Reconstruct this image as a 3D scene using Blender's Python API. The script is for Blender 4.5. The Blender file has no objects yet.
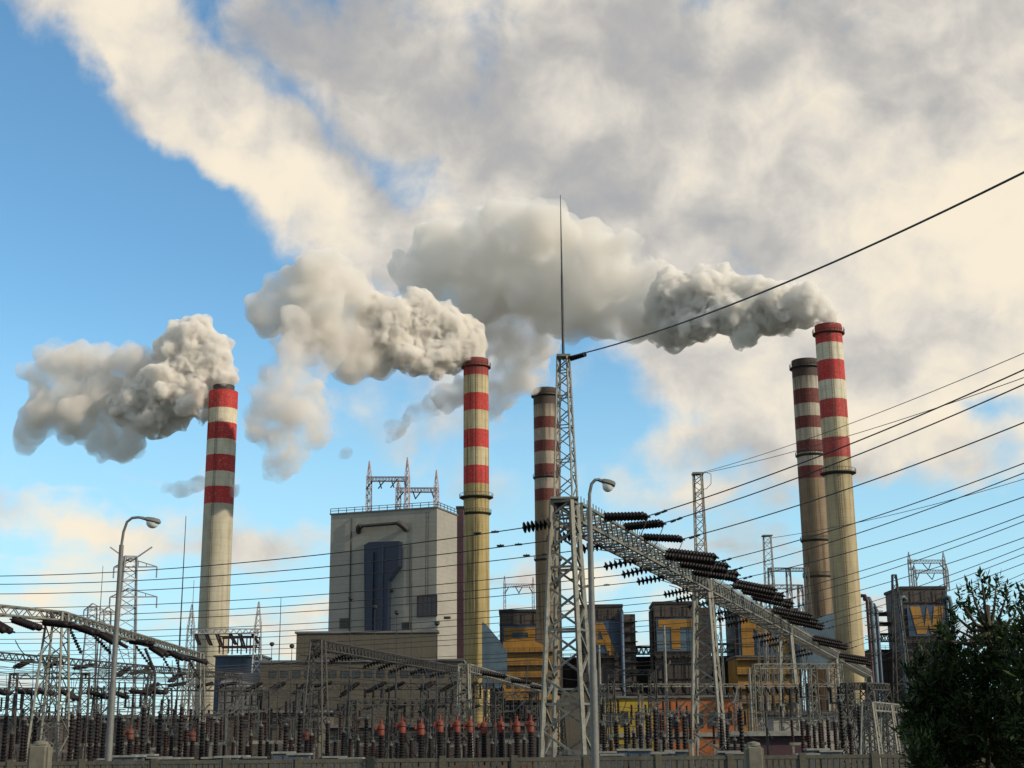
import bpy, bmesh, math, random
from mathutils import Vector, Matrix, noise
rnd = random.Random(7)
S = bpy.context.scene
C = S.collection

# ------------------------------------------------------------------ camera
F_PX, PITCH, ROLL, EYE = 1387.0, math.radians(14.32), math.radians(0.5), 3.0
fwd = Vector((0, math.cos(PITCH), math.sin(PITCH)))
up0 = Vector((0, -math.sin(PITCH), math.cos(PITCH)))
rt0 = Vector((1, 0, 0))
RT = rt0 * math.cos(ROLL) - up0 * math.sin(ROLL)
UP = rt0 * math.sin(ROLL) + up0 * math.cos(ROLL)
cam_d = bpy.data.cameras.new('camera')
cam = bpy.data.objects.new('camera', cam_d)
C.objects.link(cam)
cam.matrix_world = Matrix(((RT.x, UP.x, -fwd.x, 0), (RT.y, UP.y, -fwd.y, 0), (RT.z, UP.z, -fwd.z, EYE), (0, 0, 0, 1)))
cam_d.sensor_width = 36
cam_d.lens = F_PX / 1024 * 36
cam_d.clip_start, cam_d.clip_end = 0.5, 20000
S.camera = cam
EYEV = Vector((0, 0, EYE))
def ray(px, py):
    return (fwd + RT * ((px - 512) / F_PX) - UP * ((py - 384) / F_PX)).normalized()
def at(px, py, Y):
    d = ray(px, py)
    return EYEV + d * (Y / d.y)
def at_z(px, py, z):
    d = ray(px, py)
    return EYEV + d * ((z - EYE) / d.z)
def pxm(p):                       # metres per pixel at a point
    return (Vector(p) - EYEV).dot(fwd) / F_PX

# ------------------------------------------------------------------ light
SUN_AZ, SUN_EL = math.radians(115), math.radians(26)
S.view_settings.view_transform = 'Standard'
S.view_settings.look = 'None'
S.view_settings.exposure = 0.0
S.view_settings.gamma = 1.0
S.view_settings.use_curve_mapping = False
S.render.engine = 'CYCLES'
cy = S.cycles
cy.max_bounces, cy.diffuse_bounces, cy.glossy_bounces, cy.transmission_bounces = 14, 3, 3, 4
cy.volume_bounces, cy.transparent_max_bounces = 9, 24
cy.volume_step_rate = 1.0
cy.use_denoising = True
cy.caustics_reflective = cy.caustics_refractive = False
sd = bpy.data.lights.new('sun', 'SUN')
sd.energy, sd.angle, sd.color = 3.8, math.radians(0.6), (1.0, 0.86, 0.66)
sun = bpy.data.objects.new('sun', sd)
C.objects.link(sun)
to_sun = Vector((math.sin(SUN_AZ) * math.cos(SUN_EL), math.cos(SUN_AZ) * math.cos(SUN_EL), math.sin(SUN_EL)))
sun.rotation_euler = to_sun.to_track_quat('Z', 'Y').to_euler()
sun.location = (200, -150, 150)

# ------------------------------------------------------------------ sky
W = bpy.data.worlds.new('World')
S.world = W
W.use_nodes = True
W.cycles.sampling_method = 'MANUAL'
W.cycles.sample_map_resolution = 512
nt = W.node_tree
nt.nodes.clear()
class NB:
    """small node-building helper"""
    def __init__(s, tree): s.t = tree
    def n(s, typ, **kw):
        nd = s.t.nodes.new(typ)
        for k, v in kw.items(): setattr(nd, k, v)
        return nd
    def link(s, a, b): s.t.links.new(a, b)
    def put(s, sock, v):
        if isinstance(v, bpy.types.NodeSocket): s.link(v, sock)
        else: sock.default_value = v
    def m(s, op, a, b=0.0, c=0.0, clamp=False):
        nd = s.n('ShaderNodeMath', operation=op)
        nd.use_clamp = clamp
        s.put(nd.inputs[0], a); s.put(nd.inputs[1], b); s.put(nd.inputs[2], c)
        return nd.outputs[0]
    def mix(s, f, a, b, typ='MIX'):
        nd = s.n('ShaderNodeMix', data_type='RGBA', blend_type=typ)
        s.put(nd.inputs[0], f)
        for i, v in ((6, a), (7, b)):
            if isinstance(v, bpy.types.NodeSocket): s.link(v, nd.inputs[i])
            else: nd.inputs[i].default_value = (*v, 1) if len(v) == 3 else v
        return nd.outputs[2]
    def smooth(s, v, lo, hi, a=0.0, b=1.0):
        nd = s.n('ShaderNodeMapRange', interpolation_type='SMOOTHSTEP')
        s.put(nd.inputs[0], v)
        for i, x in enumerate((lo, hi, a, b)): s.put(nd.inputs[1 + i], x)
        return nd.outputs[0]
    def noise(s, vec, scale, detail=5, rough=.55, dist=0.0):
        nd = s.n('ShaderNodeTexNoise')
        s.put(nd.inputs['Vector'], vec)
        nd.inputs['Scale'].default_value = scale
        nd.inputs['Detail'].default_value = detail
        nd.inputs['Roughness'].default_value = rough
        nd.inputs['Distortion'].default_value = dist
        return nd
    def comb(s, x, y, z=0.0):
        nd = s.n('ShaderNodeCombineXYZ')
        for i, v in enumerate((x, y, z)): s.put(nd.inputs[i], v)
        return nd.outputs[0]
    def vm(s, op, a, b):
        nd = s.n('ShaderNodeVectorMath', operation=op)
        s.put(nd.inputs[0], a)
        if op == 'SCALE': s.put(nd.inputs[3], b)
        else: s.put(nd.inputs[1], b)
        return nd.outputs[0]
    def blob(s, vec, cx, cy_, rx, ry, ang=0.0):
        """soft elliptical patch, 1 in the centre to 0 at radius (rx, ry)"""
        mp = s.n('ShaderNodeMapping', vector_type='TEXTURE')
        s.put(mp.inputs[0], vec)
        mp.inputs[1].default_value = (cx, cy_, 0)
        mp.inputs[2].default_value = (0, 0, ang)
        mp.inputs[3].default_value = (rx, ry, 1)
        g = s.n('ShaderNodeTexGradient', gradient_type='SPHERICAL')
        s.link(mp.outputs[0], g.inputs[0])
        return g.outputs[1]
b = NB(nt)
tc = b.n('ShaderNodeTexCoord').outputs['Generated']
sp = b.n('ShaderNodeSeparateXYZ'); b.link(tc, sp.inputs[0])
az = b.m('ARCTAN2', sp.outputs[0], sp.outputs[1])
el = b.m('ARCSINE', sp.outputs[2])
RAD = 180 / math.pi
ae = b.comb(b.m('MULTIPLY', az, RAD), b.m('MULTIPLY', el, RAD))      # degrees of azimuth / elevation
def azel(px, py):
    d = ray(px, py)
    return math.atan2(d.x, d.y) * RAD, math.asin(d.z) * RAD
DEG = math.degrees(1 / F_PX)
wn = b.noise(ae, .13, 6, .55)
warp = b.vm('MULTIPLY', b.vm('SUBTRACT', wn.outputs['Color'], (.5, .5, .5)), (6.0, 6.0, 0))
aw = b.vm('ADD', ae, warp)
def blobs(lst, vec):
    tot = None
    for (px, py, rx, ry, ang, wt) in lst:
        a, e = azel(px, py)
        g = b.blob(vec, a, e, rx * DEG, ry * DEG, -math.radians(ang))
        g = b.m('SMOOTH_MIN', g, 1.0, .0) if False else b.m('MULTIPLY', g, wt)
        tot = g if tot is None else b.m('ADD', tot, g)
    return tot
#            px   py   rx   ry  angle(down-right +) weight
cover = blobs([
    (760, 120, 620, 420, 0, 1.25), (640, 300, 480, 260, 10, .6), (900, 330, 420, 280, 0, .65), (1000, 250, 340, 330, 0, 1.1), (940, 150, 240, 200, 0, .7), (960, 440, 240, 130, 0, .42),
    (110, 30, 230, 80, 35, 1.0), (230, 110, 290, 66, 42, 1.5), (360, 205, 190, 50, 36, 1.3), (150, 55, 200, 60, 40, .6), (30, 0, 150, 60, 10, 1.0),
    (540, 90, 400, 160, 10, .8),
    (30, 532, 190, 42, 12, 1.05), (250, 550, 200, 24, 3, .8), (20, 590, 180, 34, 4, .95), (285, 616, 120, 38, 0, .8), (90, 505, 90, 9, 3, .45),
    (620, 585, 230, 42, 4, 1.5), (880, 600, 220, 46, 0, 1.5), (760, 560, 160, 30, 3, .9), (640, 430, 260, 150, 0, .65), (760, 470, 220, 70, 0, .35), (650, 545, 170, 40, 3, .3), (140, 490, 120, 14, 0, .4),
    (380, 250, 80, 60, 0, .3),
    # holes
    (60, 250, 300, 250, 20, -1.2), (330, 60, 140, 60, 40, .8), (260, 20, 80, 50, 40, .3), (390, 140, 110, 40, 42, -.3), (570, 400, 130, 150, 0, -1.25), (640, 335, 150, 60, 0, -.5), (700, 240, 60, 40, 0, -.3),
    (770, 575, 420, 62, 4, -.75), (950, 545, 280, 70, -6, -.8), (330, 300, 170, 140, 0, -.4), (742, 240, 90, 60, 20, -1.0), (880, 485, 190, 34, -10, -1.3), (985, 415, 110, 30, -10, -1.0), (640, 415, 100, 60, 0, -1.0), (930, 520, 160, 36, -8, -.8), (700, 470, 140, 34, 5, -.9), (770, 420, 90, 26, -10, -.6), (725, 360, 150, 26, 0, -.2),
    ], aw)
n1 = b.noise(ae, .20, 6, .52, .3).outputs[0]
n2 = b.noise(b.vm('ADD', ae, (31, 7, 3)), .42, 7, .54, .3).outputs[0]
sheet = b.noise(b.vm('MULTIPLY', ae, (.6, 1, 1)), .06, 5, .55).outputs[0]
outside = b.m('MULTIPLY', b.smooth(b.m('ABSOLUTE', b.m('MULTIPLY', az, RAD)), 28, 50), b.m('MULTIPLY', b.m('SUBTRACT', sheet, .38), 4.0))
over = b.smooth(b.m('MULTIPLY', el, RAD), 33, 50)
cov = b.m('ADD', b.m('ADD', cover, outside), b.m('MULTIPLY', over, b.m('SUBTRACT', sheet, .2)))
cov = b.m('ADD', cov, b.m('MULTIPLY', b.m('SUBTRACT', n1, .5), 2.5))
cov = b.m('ADD', cov, b.m('MULTIPLY', b.m('SUBTRACT', n2, .5), 1.1))
nl = b.noise(b.vm('MULTIPLY', ae, (.12, .75, 1)), 1.0, 5, .55, .4).outputs[0]
cov = b.m('ADD', cov, b.m('MULTIPLY', b.m('SUBTRACT', nl, .52), b.smooth(b.m('MULTIPLY', el, RAD), 4.0, 11.0, 3.2, .3)))
mask = b.smooth(cov, .0, 1.05)
lowband = b.smooth(b.m('MULTIPLY', el, RAD), 0.0, 6.0, 1.0, 0.0)
# brightness of the cloud sheet: thin sunlit edges and bumps bright, thick middles grey
bright = blobs([
    (1020, 235, 260, 150, 0, 1.0), (540, 295, 150, 80, 0, .2), (200, 130, 260, 80, 40, .55), (80, 20, 130, 80, 0, .1), (350, 205, 120, 50, 36, .35), (760, 150, 150, 70, 0, .25),
    (690, 245, 110, 60, 0, .6), (620, 110, 120, 70, 0, .2), (930, 420, 260, 160, 0, .3), (650, 430, 220, 130, 0, .3), (530, 30, 120, 60, 0, .25), (440, 150, 160, 60, 30, .25),
    (60, 540, 220, 80, 9, .6), (20, 585, 150, 50, 0, .6), (290, 610, 140, 60, 0, .5), (650, 590, 220, 60, 0, .4), (900, 300, 200, 60, 0, .2),
    # grey undersides
    (670, 60, 260, 60, 10, -.2), (900, 50, 260, 100, 0, -.25), (800, 200, 150, 60, 0, -.3), (400, 60, 190, 90, 30, -.8), (360, 160, 120, 40, 40, -.4), (620, 190, 150, 60, 0, -.2), (930, 345, 170, 50, 0, -.55), (700, 455, 170, 40, 0, -.45), (960, 470, 130, 40, 0, -.4), (560, 150, 130, 50, 10, -.3), (300, 40, 80, 60, 30, -.4), (740, 235, 120, 60, 20, -.5),
    ], aw)
n3 = b.noise(b.vm('ADD', b.vm('MULTIPLY', aw, (.8, 1.25, 1)), (5, 11, 0)), .17, 5, .5).outputs[0]
bv = b.m('ADD', b.m('ADD', .70, bright), b.m('MULTIPLY', b.m('SUBTRACT', n3, .5), 2.3))
bv = b.m('ADD', bv, b.m('MULTIPLY', b.m('SUBTRACT', n2, .5), 1.5))
bv = b.m('ADD', bv, b.m('MULTIPLY', b.m('SUBTRACT', 1.0, mask), .12))
ramp = b.n('ShaderNodeValToRGB')
b.link(b.smooth(bv, -.3, 1.5), ramp.inputs[0])
cr = ramp.color_ramp
cr.elements[0].position, cr.elements[0].color = 0.0, (.39, .40, .42, 1)
cr.elements[1].position, cr.elements[1].color = 1.0, (.97, .86, .68, 1)
for p_, c_ in ((.28, (.50, .485, .465)), (.52, (.62, .59, .54)), (.75, (.77, .715, .63))):
    e_ = cr.elements.new(p_); e_.color = (*c_, 1)
sky = b.n('ShaderNodeTexSky', sky_type='NISHITA')
sky.sun_disc = False
sky.sun_elevation, sky.sun_rotation = SUN_EL, SUN_AZ
sky.altitude, sky.air_density, sky.dust_density, sky.ozone_density = 100, 1.0, 0.0, 4.0
SKY_STRENGTH = 0.15
# the sky texture is far brighter than the cloud colours: bring the clouds to its scale
cloud = b.vm('SCALE', ramp.outputs[0], 1.0 / SKY_STRENGTH)
blue = b.mix(1.0, sky.outputs[0], (.98, 1.24, 1.16), 'MULTIPLY')
air = b.vm('SCALE', b.comb(.50, .79, .93), 1.0 / SKY_STRENGTH)                # pale air low over the horizon
blue = b.mix(b.smooth(b.m('MULTIPLY', el, RAD), 1.0, 19.0, .78, 0.0), blue, air)
col = b.mix(b.m('MULTIPLY', mask, .97), blue, cloud)
bg = b.n('ShaderNodeBackground')
b.link(col, bg.inputs[0]); bg.inputs[1].default_value = SKY_STRENGTH
wo = b.n('ShaderNodeOutputWorld'); b.link(bg.outputs[0], wo.inputs[0])

# ------------------------------------------------------------------ helpers
def tag(o, label=None, cat=None, group=None, kind=None):
    if label: o['label'] = label
    if cat: o['category'] = cat
    if group: o['group'] = group
    if kind: o['kind'] = kind
    return o
def empty(name, loc, label=None, cat=None, group=None):
    o = bpy.data.objects.new(name, None)
    o.empty_display_size = .5
    C.objects.link(o)
    o.location = loc
    return tag(o, label, cat, group)
class MB:
    """collects verts and faces, then links them as ONE mesh object"""
    def __init__(s): s.v, s.f, s.mi = [], [], []
    def face(s, idx, mi=0): s.f.append(idx); s.mi.append(mi)
    def box(s, x0, y0, z0, x1, y1, z1, mi=0):
        i = len(s.v)
        s.v += [(x, y, z) for z in (z0, z1) for y in (y0, y1) for x in (x0, x1)]
        for q in ((0, 2, 3, 1), (4, 5, 7, 6), (0, 1, 5, 4), (2, 6, 7, 3), (0, 4, 6, 2), (1, 3, 7, 5)):
            s.face(tuple(i + k for k in q), mi)
        return s
    def obox(s, c, ax, ay, az_, mi=0):
        """box about centre c with half-axis vectors"""
        i = len(s.v); c = Vector(c)
        for k in (-1, 1):
            for j in (-1, 1):
                for h in (-1, 1): s.v.append(tuple(c + ax * h + ay * j + az_ * k))
        for q in ((0, 2, 3, 1), (4, 5, 7, 6), (0, 1, 5, 4), (2, 6, 7, 3), (0, 4, 6, 2), (1, 3, 7, 5)):
            s.face(tuple(i + k for k in q), mi)
        return s
    def bar(s, a, b_, w, h=None, mi=0, n=4, w2=None):
        """prism bar from a to b_"""
        a, b_ = Vector(a), Vector(b_)
        d = (b_ - a)
        if d.length < 1e-6: return s
        d.normalize()
        u = d.cross(Vector((0, 0, 1)))
        if u.length < 1e-3: u = Vector((1, 0, 0))
        u.normalize(); v = d.cross(u)
        h = h or w; k2 = (w2 / w) if w2 else 1
        i = len(s.v)
        off = math.pi / 4 if n == 4 else 0
        r = math.sqrt(.5) if n == 4 else .5
        for p, kk in ((a, 1), (b_, k2)):
            for k in range(n):
                t = off + 2 * math.pi * k / n
                s.v.append(tuple(p + u * (math.cos(t) * w * r * kk) + v * (math.sin(t) * h * r * kk)))
        for k in range(n):
            s.face((i + k, i + (k + 1) % n, i + n + (k + 1) % n, i + n + k), mi)
        s.face(tuple(i + k for k in reversed(range(n))), mi)
        s.face(tuple(i + n + k for k in range(n)), mi)
        return s
    def tube(s, pts, r, n=6, mi=0, r2=None):
        pts = [Vector(p) for p in pts]
        i0 = len(s.v); m_ = len(pts)
        u = None
        for k, p in enumerate(pts):
            d = (pts[min(k + 1, m_ - 1)] - pts[max(k - 1, 0)]).normalized()
            if u is None:
                u = d.cross(Vector((0, 0, 1)))
                if u.length < 1e-3: u = Vector((1, 0, 0))
            u = (u - d * u.dot(d)).normalized(); v = d.cross(u)
            rr = r if r2 is None else r + (r2 - r) * k / (m_ - 1)
            for j in range(n):
                t = 2 * math.pi * j / n
                s.v.append(tuple(p + u * math.cos(t) * rr + v * math.sin(t) * rr))
        for k in range(m_ - 1):
            for j in range(n):
                s.face((i0 + k * n + j, i0 + k * n + (j + 1) % n, i0 + (k + 1) * n + (j + 1) % n, i0 + (k + 1) * n + j), mi)
        s.face(tuple(i0 + j for j in reversed(range(n))), mi)
        s.face(tuple(i0 + (m_ - 1) * n + j for j in range(n)), mi)
        return s
    def lathe(s, prof, n=12, c=(0, 0, 0), mi=0, caps=True):
        """prof = [(r, z)...] bottom to top about vertical axis at c"""
        i0 = len(s.v)
        for r, z in prof:
            for j in range(n):
                t = 2 * math.pi * j / n
                s.v.append((c[0] + r * math.cos(t), c[1] + r * math.sin(t), c[2] + z))
        for k in range(len(prof) - 1):
            for j in range(n):
                s.face((i0 + k * n + j, i0 + k * n + (j + 1) % n, i0 + (k + 1) * n + (j + 1) % n, i0 + (k + 1) * n + j), mi)
        if caps:
            s.face(tuple(i0 + j for j in reversed(range(n))), mi)
            s.face(tuple(i0 + (len(prof) - 1) * n + j for j in range(n)), mi)
        return s
    def prism(s, poly, d, mi=0):
        """planar polygon (list of points) extruded by vector d"""
        i = len(s.v); n = len(poly); d = Vector(d)
        s.v += [tuple(Vector(p)) for p in poly] + [tuple(Vector(p) + d) for p in poly]
        s.face(tuple(i + k for k in reversed(range(n))), mi)
        s.face(tuple(i + n + k for k in range(n)), mi)
        for k in range(n): s.face((i + k, i + (k + 1) % n, i + n + (k + 1) % n, i + n + k), mi)
        return s
    def mesh(s, name, mats, smooth=False):
        me = bpy.data.meshes.new(name)
        me.from_pydata(s.v, [], s.f)
        for m_ in (mats if isinstance(mats, (list, tuple)) else [mats]): me.materials.append(m_)
        me.polygons.foreach_set('material_index', s.mi)
        bm = bmesh.new(); bm.from_mesh(me)
        bmesh.ops.recalc_face_normals(bm, faces=bm.faces)
        bm.to_mesh(me); bm.free()
        if smooth is not False:
            me.polygons.foreach_set('use_smooth', [True] * len(me.polygons))
            if smooth is not True: me.set_sharp_from_angle(angle=math.radians(smooth))
        return me
    def build(s, name, mats, parent=None, smooth=False, loc=None):
        o = bpy.data.objects.new(name, s.mesh(name, mats, smooth))
        C.objects.link(o)
        if loc: o.location = loc
        if parent: o.parent = parent
        return o
def link_mesh(name, me, parent=None, loc=None):
    o = bpy.data.objects.new(name, me)
    C.objects.link(o)
    if parent: o.parent = parent
    if loc is not None: o.location = loc
    return o
def copy_tree(o, parent=None):
    c = o.copy(); C.objects.link(c)
    if parent:
        c.parent = parent
        c.matrix_parent_inverse = o.matrix_parent_inverse.copy()
    for ch in list(o.children): copy_tree(ch, c)
    return c
ORD = ['first', 'second', 'third', 'fourth', 'fifth', 'sixth', 'seventh', 'eighth', 'ninth', 'tenth', 'eleventh', 'twelfth', 'thirteenth', 'fourteenth', 'fifteenth', 'sixteenth', 'seventeenth', 'eighteenth', 'nineteenth', 'twentieth']
def nth(k):
    if k < 20: return ORD[k]
    t, u = divmod(k + 1, 10)
    tens = {2: 'twenty', 3: 'thirty', 4: 'forty', 5: 'fifty', 6: 'sixty', 7: 'seventy', 8: 'eighty', 9: 'ninety'}[t]
    if u == 0: return tens[:-1] + 'ieth'
    return tens + '-' + ORD[u - 1]

# ------------------------------------------------------------------ materials
def mat(name, col, rough=.6, metal=0.0, var=.25, scale=1.5, col2=None, bump=0.0, streak=0.0, streak_col=(.05, .04, .03), fine=9.0, lines=None, spec=.5):
    """procedural: base colour broken by two scales of noise, optional vertical dirt streaks and panel joints"""
    m = bpy.data.materials.new(name); m.use_nodes = True
    n = NB(m.node_tree); pb = m.node_tree.nodes['Principled BSDF']
    co = n.n('ShaderNodeTexCoord').outputs['Object']
    a = n.noise(co, scale, 6, .6).outputs[0]
    f = n.noise(co, scale * fine, 4, .6).outputs[0]
    mixv = n.m('ADD', n.m('MULTIPLY', a, .65), n.m('MULTIPLY', f, .35))
    c2 = col2 or tuple(c * (1 - var) for c in col)
    c1 = tuple(min(1, c * (1 + var * .6)) for c in col)
    out = n.mix(n.smooth(mixv, .36, .64), c2, c1)
    if streak:
        st = n.noise(n.vm('MULTIPLY', co, (1, 1, .06)), scale * 2.2, 5, .65).outputs[0]
        out = n.mix(n.m('MULTIPLY', n.smooth(st, .5, .74), streak), out, streak_col)
    if lines:
        lx, lz, lw, dark = lines
        s3 = n.n('ShaderNodeSeparateXYZ'); n.link(co, s3.inputs[0])
        acc = None
        for sock, per in ((s3.outputs[0], lx), (s3.outputs[1], lx), (s3.outputs[2], lz)):
            if not per: continue
            fr = n.m('FRACT', n.m('DIVIDE', n.m('ADD', sock, 500.0), per))
            ln = n.m('LESS_THAN', n.m('ABSOLUTE', n.m('SUBTRACT', fr, .5)), lw / per)
            acc = ln if acc is None else n.m('MAXIMUM', acc, ln)
        out = n.mix(n.m('MULTIPLY', acc, dark), out, tuple(c * .35 for c in col))
    n.link(out, pb.inputs['Base Color'])
    n.link(n.smooth(a, .2, .8, max(0, rough - .12), min(1, rough + .12)), pb.inputs['Roughness'])
    pb.inputs['Metallic'].default_value = metal
    pb.inputs['Specular IOR Level'].default_value = spec
    if bump:
        bp = n.n('ShaderNodeBump'); bp.inputs['Strength'].default_value = bump; bp.inputs['Distance'].default_value = .05
        n.link(mixv, bp.inputs['Height']); n.link(bp.outputs[0], pb.inputs['Normal'])
    return m
M = dict(
    steel_grey=mat('old_steel', (.11, .11, .105), .7, .15, .3, .8, streak=.4),
    steel=mat('galvanised_steel', (.185, .185, .155), .6, .2, .45, .8, streak=.65, streak_col=(.10, .06, .035)),
    steel_dark=mat('weathered_steel', (.048, .046, .041), .65, .2, .35, 1.0, streak=.3),
    steel_pale=mat('pale_steel', (.24, .24, .21), .5, .2, .25, 1.2, streak=.2, streak_col=(.2, .15, .1)),
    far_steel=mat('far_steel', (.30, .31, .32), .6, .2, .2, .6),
    redwhite=mat('red_and_white_steel', (.42, .34, .33), .6, .1, .3, .3, col2=(.34, .24, .23)),
    pole=mat('pole_paint', (.15, .15, .14), .55, .1, .25, .8, streak=.25),
    wire=mat('conductor', (.035, .034, .034), .55, .3, .2, 2),
    wire_pale=mat('aluminium_tube', (.11, .11, .10), .5, .4, .25, 1.5),
    porcelain=mat('brown_porcelain', (.011, .0075, .0075), .55, 0, .4, 3, spec=.2),
    porcelain_red=mat('red_brown_porcelain', (.026, .010, .008), .55, 0, .4, 3, spec=.2),
    red_tank=mat('red_tank_paint', (.17, .026, .009), .7, 0, .4, 2, streak=.4),
    blue_box=mat('blue_grey_cabinet', (.06, .085, .11), .5, 0, .3, 1.5, streak=.3),
    concrete=mat('concrete', (.14, .13, .10), .85, 0, .3, .8, bump=.3, streak=.4, streak_col=(.10, .09, .07)),
    concrete_low=mat('fence_concrete', (.085, .08, .06), .9, 0, .35, 1.2, bump=.3, streak=.4, streak_col=(.06, .055, .045)),
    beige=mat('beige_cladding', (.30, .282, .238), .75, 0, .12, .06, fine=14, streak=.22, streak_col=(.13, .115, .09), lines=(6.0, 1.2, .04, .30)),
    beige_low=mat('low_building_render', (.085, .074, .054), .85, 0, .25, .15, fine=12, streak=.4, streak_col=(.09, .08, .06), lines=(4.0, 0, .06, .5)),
    brown=mat('brown_cladding', (.065, .05, .042), .7, 0, .35, .2, fine=12, streak=.4, streak_col=(.03, .025, .02), lines=(3.0, 2.6, .12, .75)),
    dark=mat('dark_hall', (.045, .038, .034), .8, 0, .4, .2, fine=12, lines=(3.0, 3.0, .2, .7)),
    blue=mat('blue_duct_paint', (.03, .065, .12), .5, .1, .35, .2, fine=12, streak=.45, streak_col=(.02, .025, .035), lines=(3.0, 3.0, .06, .5)),
    navy=mat('navy_cladding', (.009, .018, .040), .5, .05, .35, .12, fine=14, streak=.35, streak_col=(.012, .014, .025), lines=(1.6, 6.0, .05, .5)),
    teal=mat('pale_blue_duct', (.07, .115, .15), .55, 0, .3, .25, streak=.4, streak_col=(.06, .07, .07), lines=(0, 2.0, .06, .4)),
    yellow=mat('yellow_paint', (.30, .145, .013), .6, 0, .25, .2, fine=12, streak=.8, streak_col=(.07, .045, .02), lines=(2.5, 2.5, .05, .5)),
    lemon=mat('lemon_wall', (.32, .225, .02), .7, 0, .2, .3, streak=.3, streak_col=(.2, .14, .02), lines=(3.0, 0, .05, .4)),
    orange=mat('orange_wall', (.33, .095, .017), .7, 0, .25, .3, streak=.3, streak_col=(.2, .07, .02), lines=(3.0, 0, .05, .4)),
    maroon=mat('maroon_shaft', (.05, .018, .025), .6, 0, .3, .2, streak=.2, lines=(0, 3.0, .1, .5)),
    roof=mat('grey_roof', (.13, .13, .125), .85, 0, .3, .2, fine=10),
    glass=mat('dark_glass', (.02, .022, .026), .15, 0, .3, .5),
    lens=mat('lamp_glass', (.75, .76, .74), .12, 0, .1, 3, spec=.7),
    rust=mat('rust_red', (.13, .035, .02), .75, 0, .4, .4, streak=.3),
    bark=mat('bark', (.06, .045, .033), .9, 0, .4, 6, bump=.6),
)

# ------------------------------------------------------------------ chimneys
CH = {}
def stripe_material(name, z_stops, soot, conc, seed, wet=.8):
    """paint bands by height, flaking edges, rain streaks, soot at the lip"""
    m = bpy.data.materials.new(name); m.use_nodes = True
    n = NB(m.node_tree); pb = m.node_tree.nodes['Principled BSDF']
    co = n.n('ShaderNodeTexCoord').outputs['Object']
    co = n.vm('ADD', co, (seed * 13.7, seed * 5.1, 0))
    s3 = n.n('ShaderNodeSeparateXYZ'); n.link(co, s3.inputs[0])
    edge = n.noise(co, .9, 4, .6).outputs[0]
    z = n.m('ADD', s3.outputs[2], n.m('MULTIPLY', n.m('SUBTRACT', edge, .5), .35))
    big = n.noise(co, .25, 6, .6).outputs[0]
    fine = n.noise(co, 2.2, 5, .65).outputs[0]
    streak = n.noise(n.vm('MULTIPLY', co, (1, 1, .035)), .9, 6, .65).outputs[0]
    out = None
    for z0, c in z_stops:                                  # from the bottom up
        if out is None:
            nd = n.n('ShaderNodeRGB'); nd.outputs[0].default_value = (*c, 1); out = nd.outputs[0]
        else:
            out = n.mix(n.m('GREATER_THAN', z, z0), out, c)
    out = n.mix(n.m('MULTIPLY', n.smooth(fine, .52, .7), .55), out, conc)
    out = n.mix(n.m('MULTIPLY', n.smooth(streak, .46, .7), wet), out, (.14, .11, .08), 'MULTIPLY')
    out = n.mix(n.m('MULTIPLY', n.smooth(big, .35, .7), .35), out, (.55, .5, .42), 'MULTIPLY')
    ring = n.m('LESS_THAN', n.m('FRACT', n.m('DIVIDE', s3.outputs[2], 2.5)), .05)
    out = n.mix(n.m('MULTIPLY', ring, .25), out, (.3, .28, .24), 'MULTIPLY')
    if soot:
        zt, dz, amt = soot
        out = n.mix(n.m('MULTIPLY', n.smooth(n.m('ADD', z, n.m('MULTIPLY', streak, dz)), zt - dz, zt), amt), out, (.05, .04, .035))
    n.link(out, pb.inputs['Base Color'])
    pb.inputs['Roughness'].default_value = .8
    bp = n.n('ShaderNodeBump'); bp.inputs['Strength'].default_value = .25; bp.inputs['Distance'].default_value = .1
    n.link(fine, bp.inputs['Height']); n.link(bp.outputs[0], pb.inputs['Normal'])
    return m
RED, DRED, CREAM, OCHRE = (.47, .028, .028), (.14, .026, .022), (.62, .57, .43), (.50, .42, .25)
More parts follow.
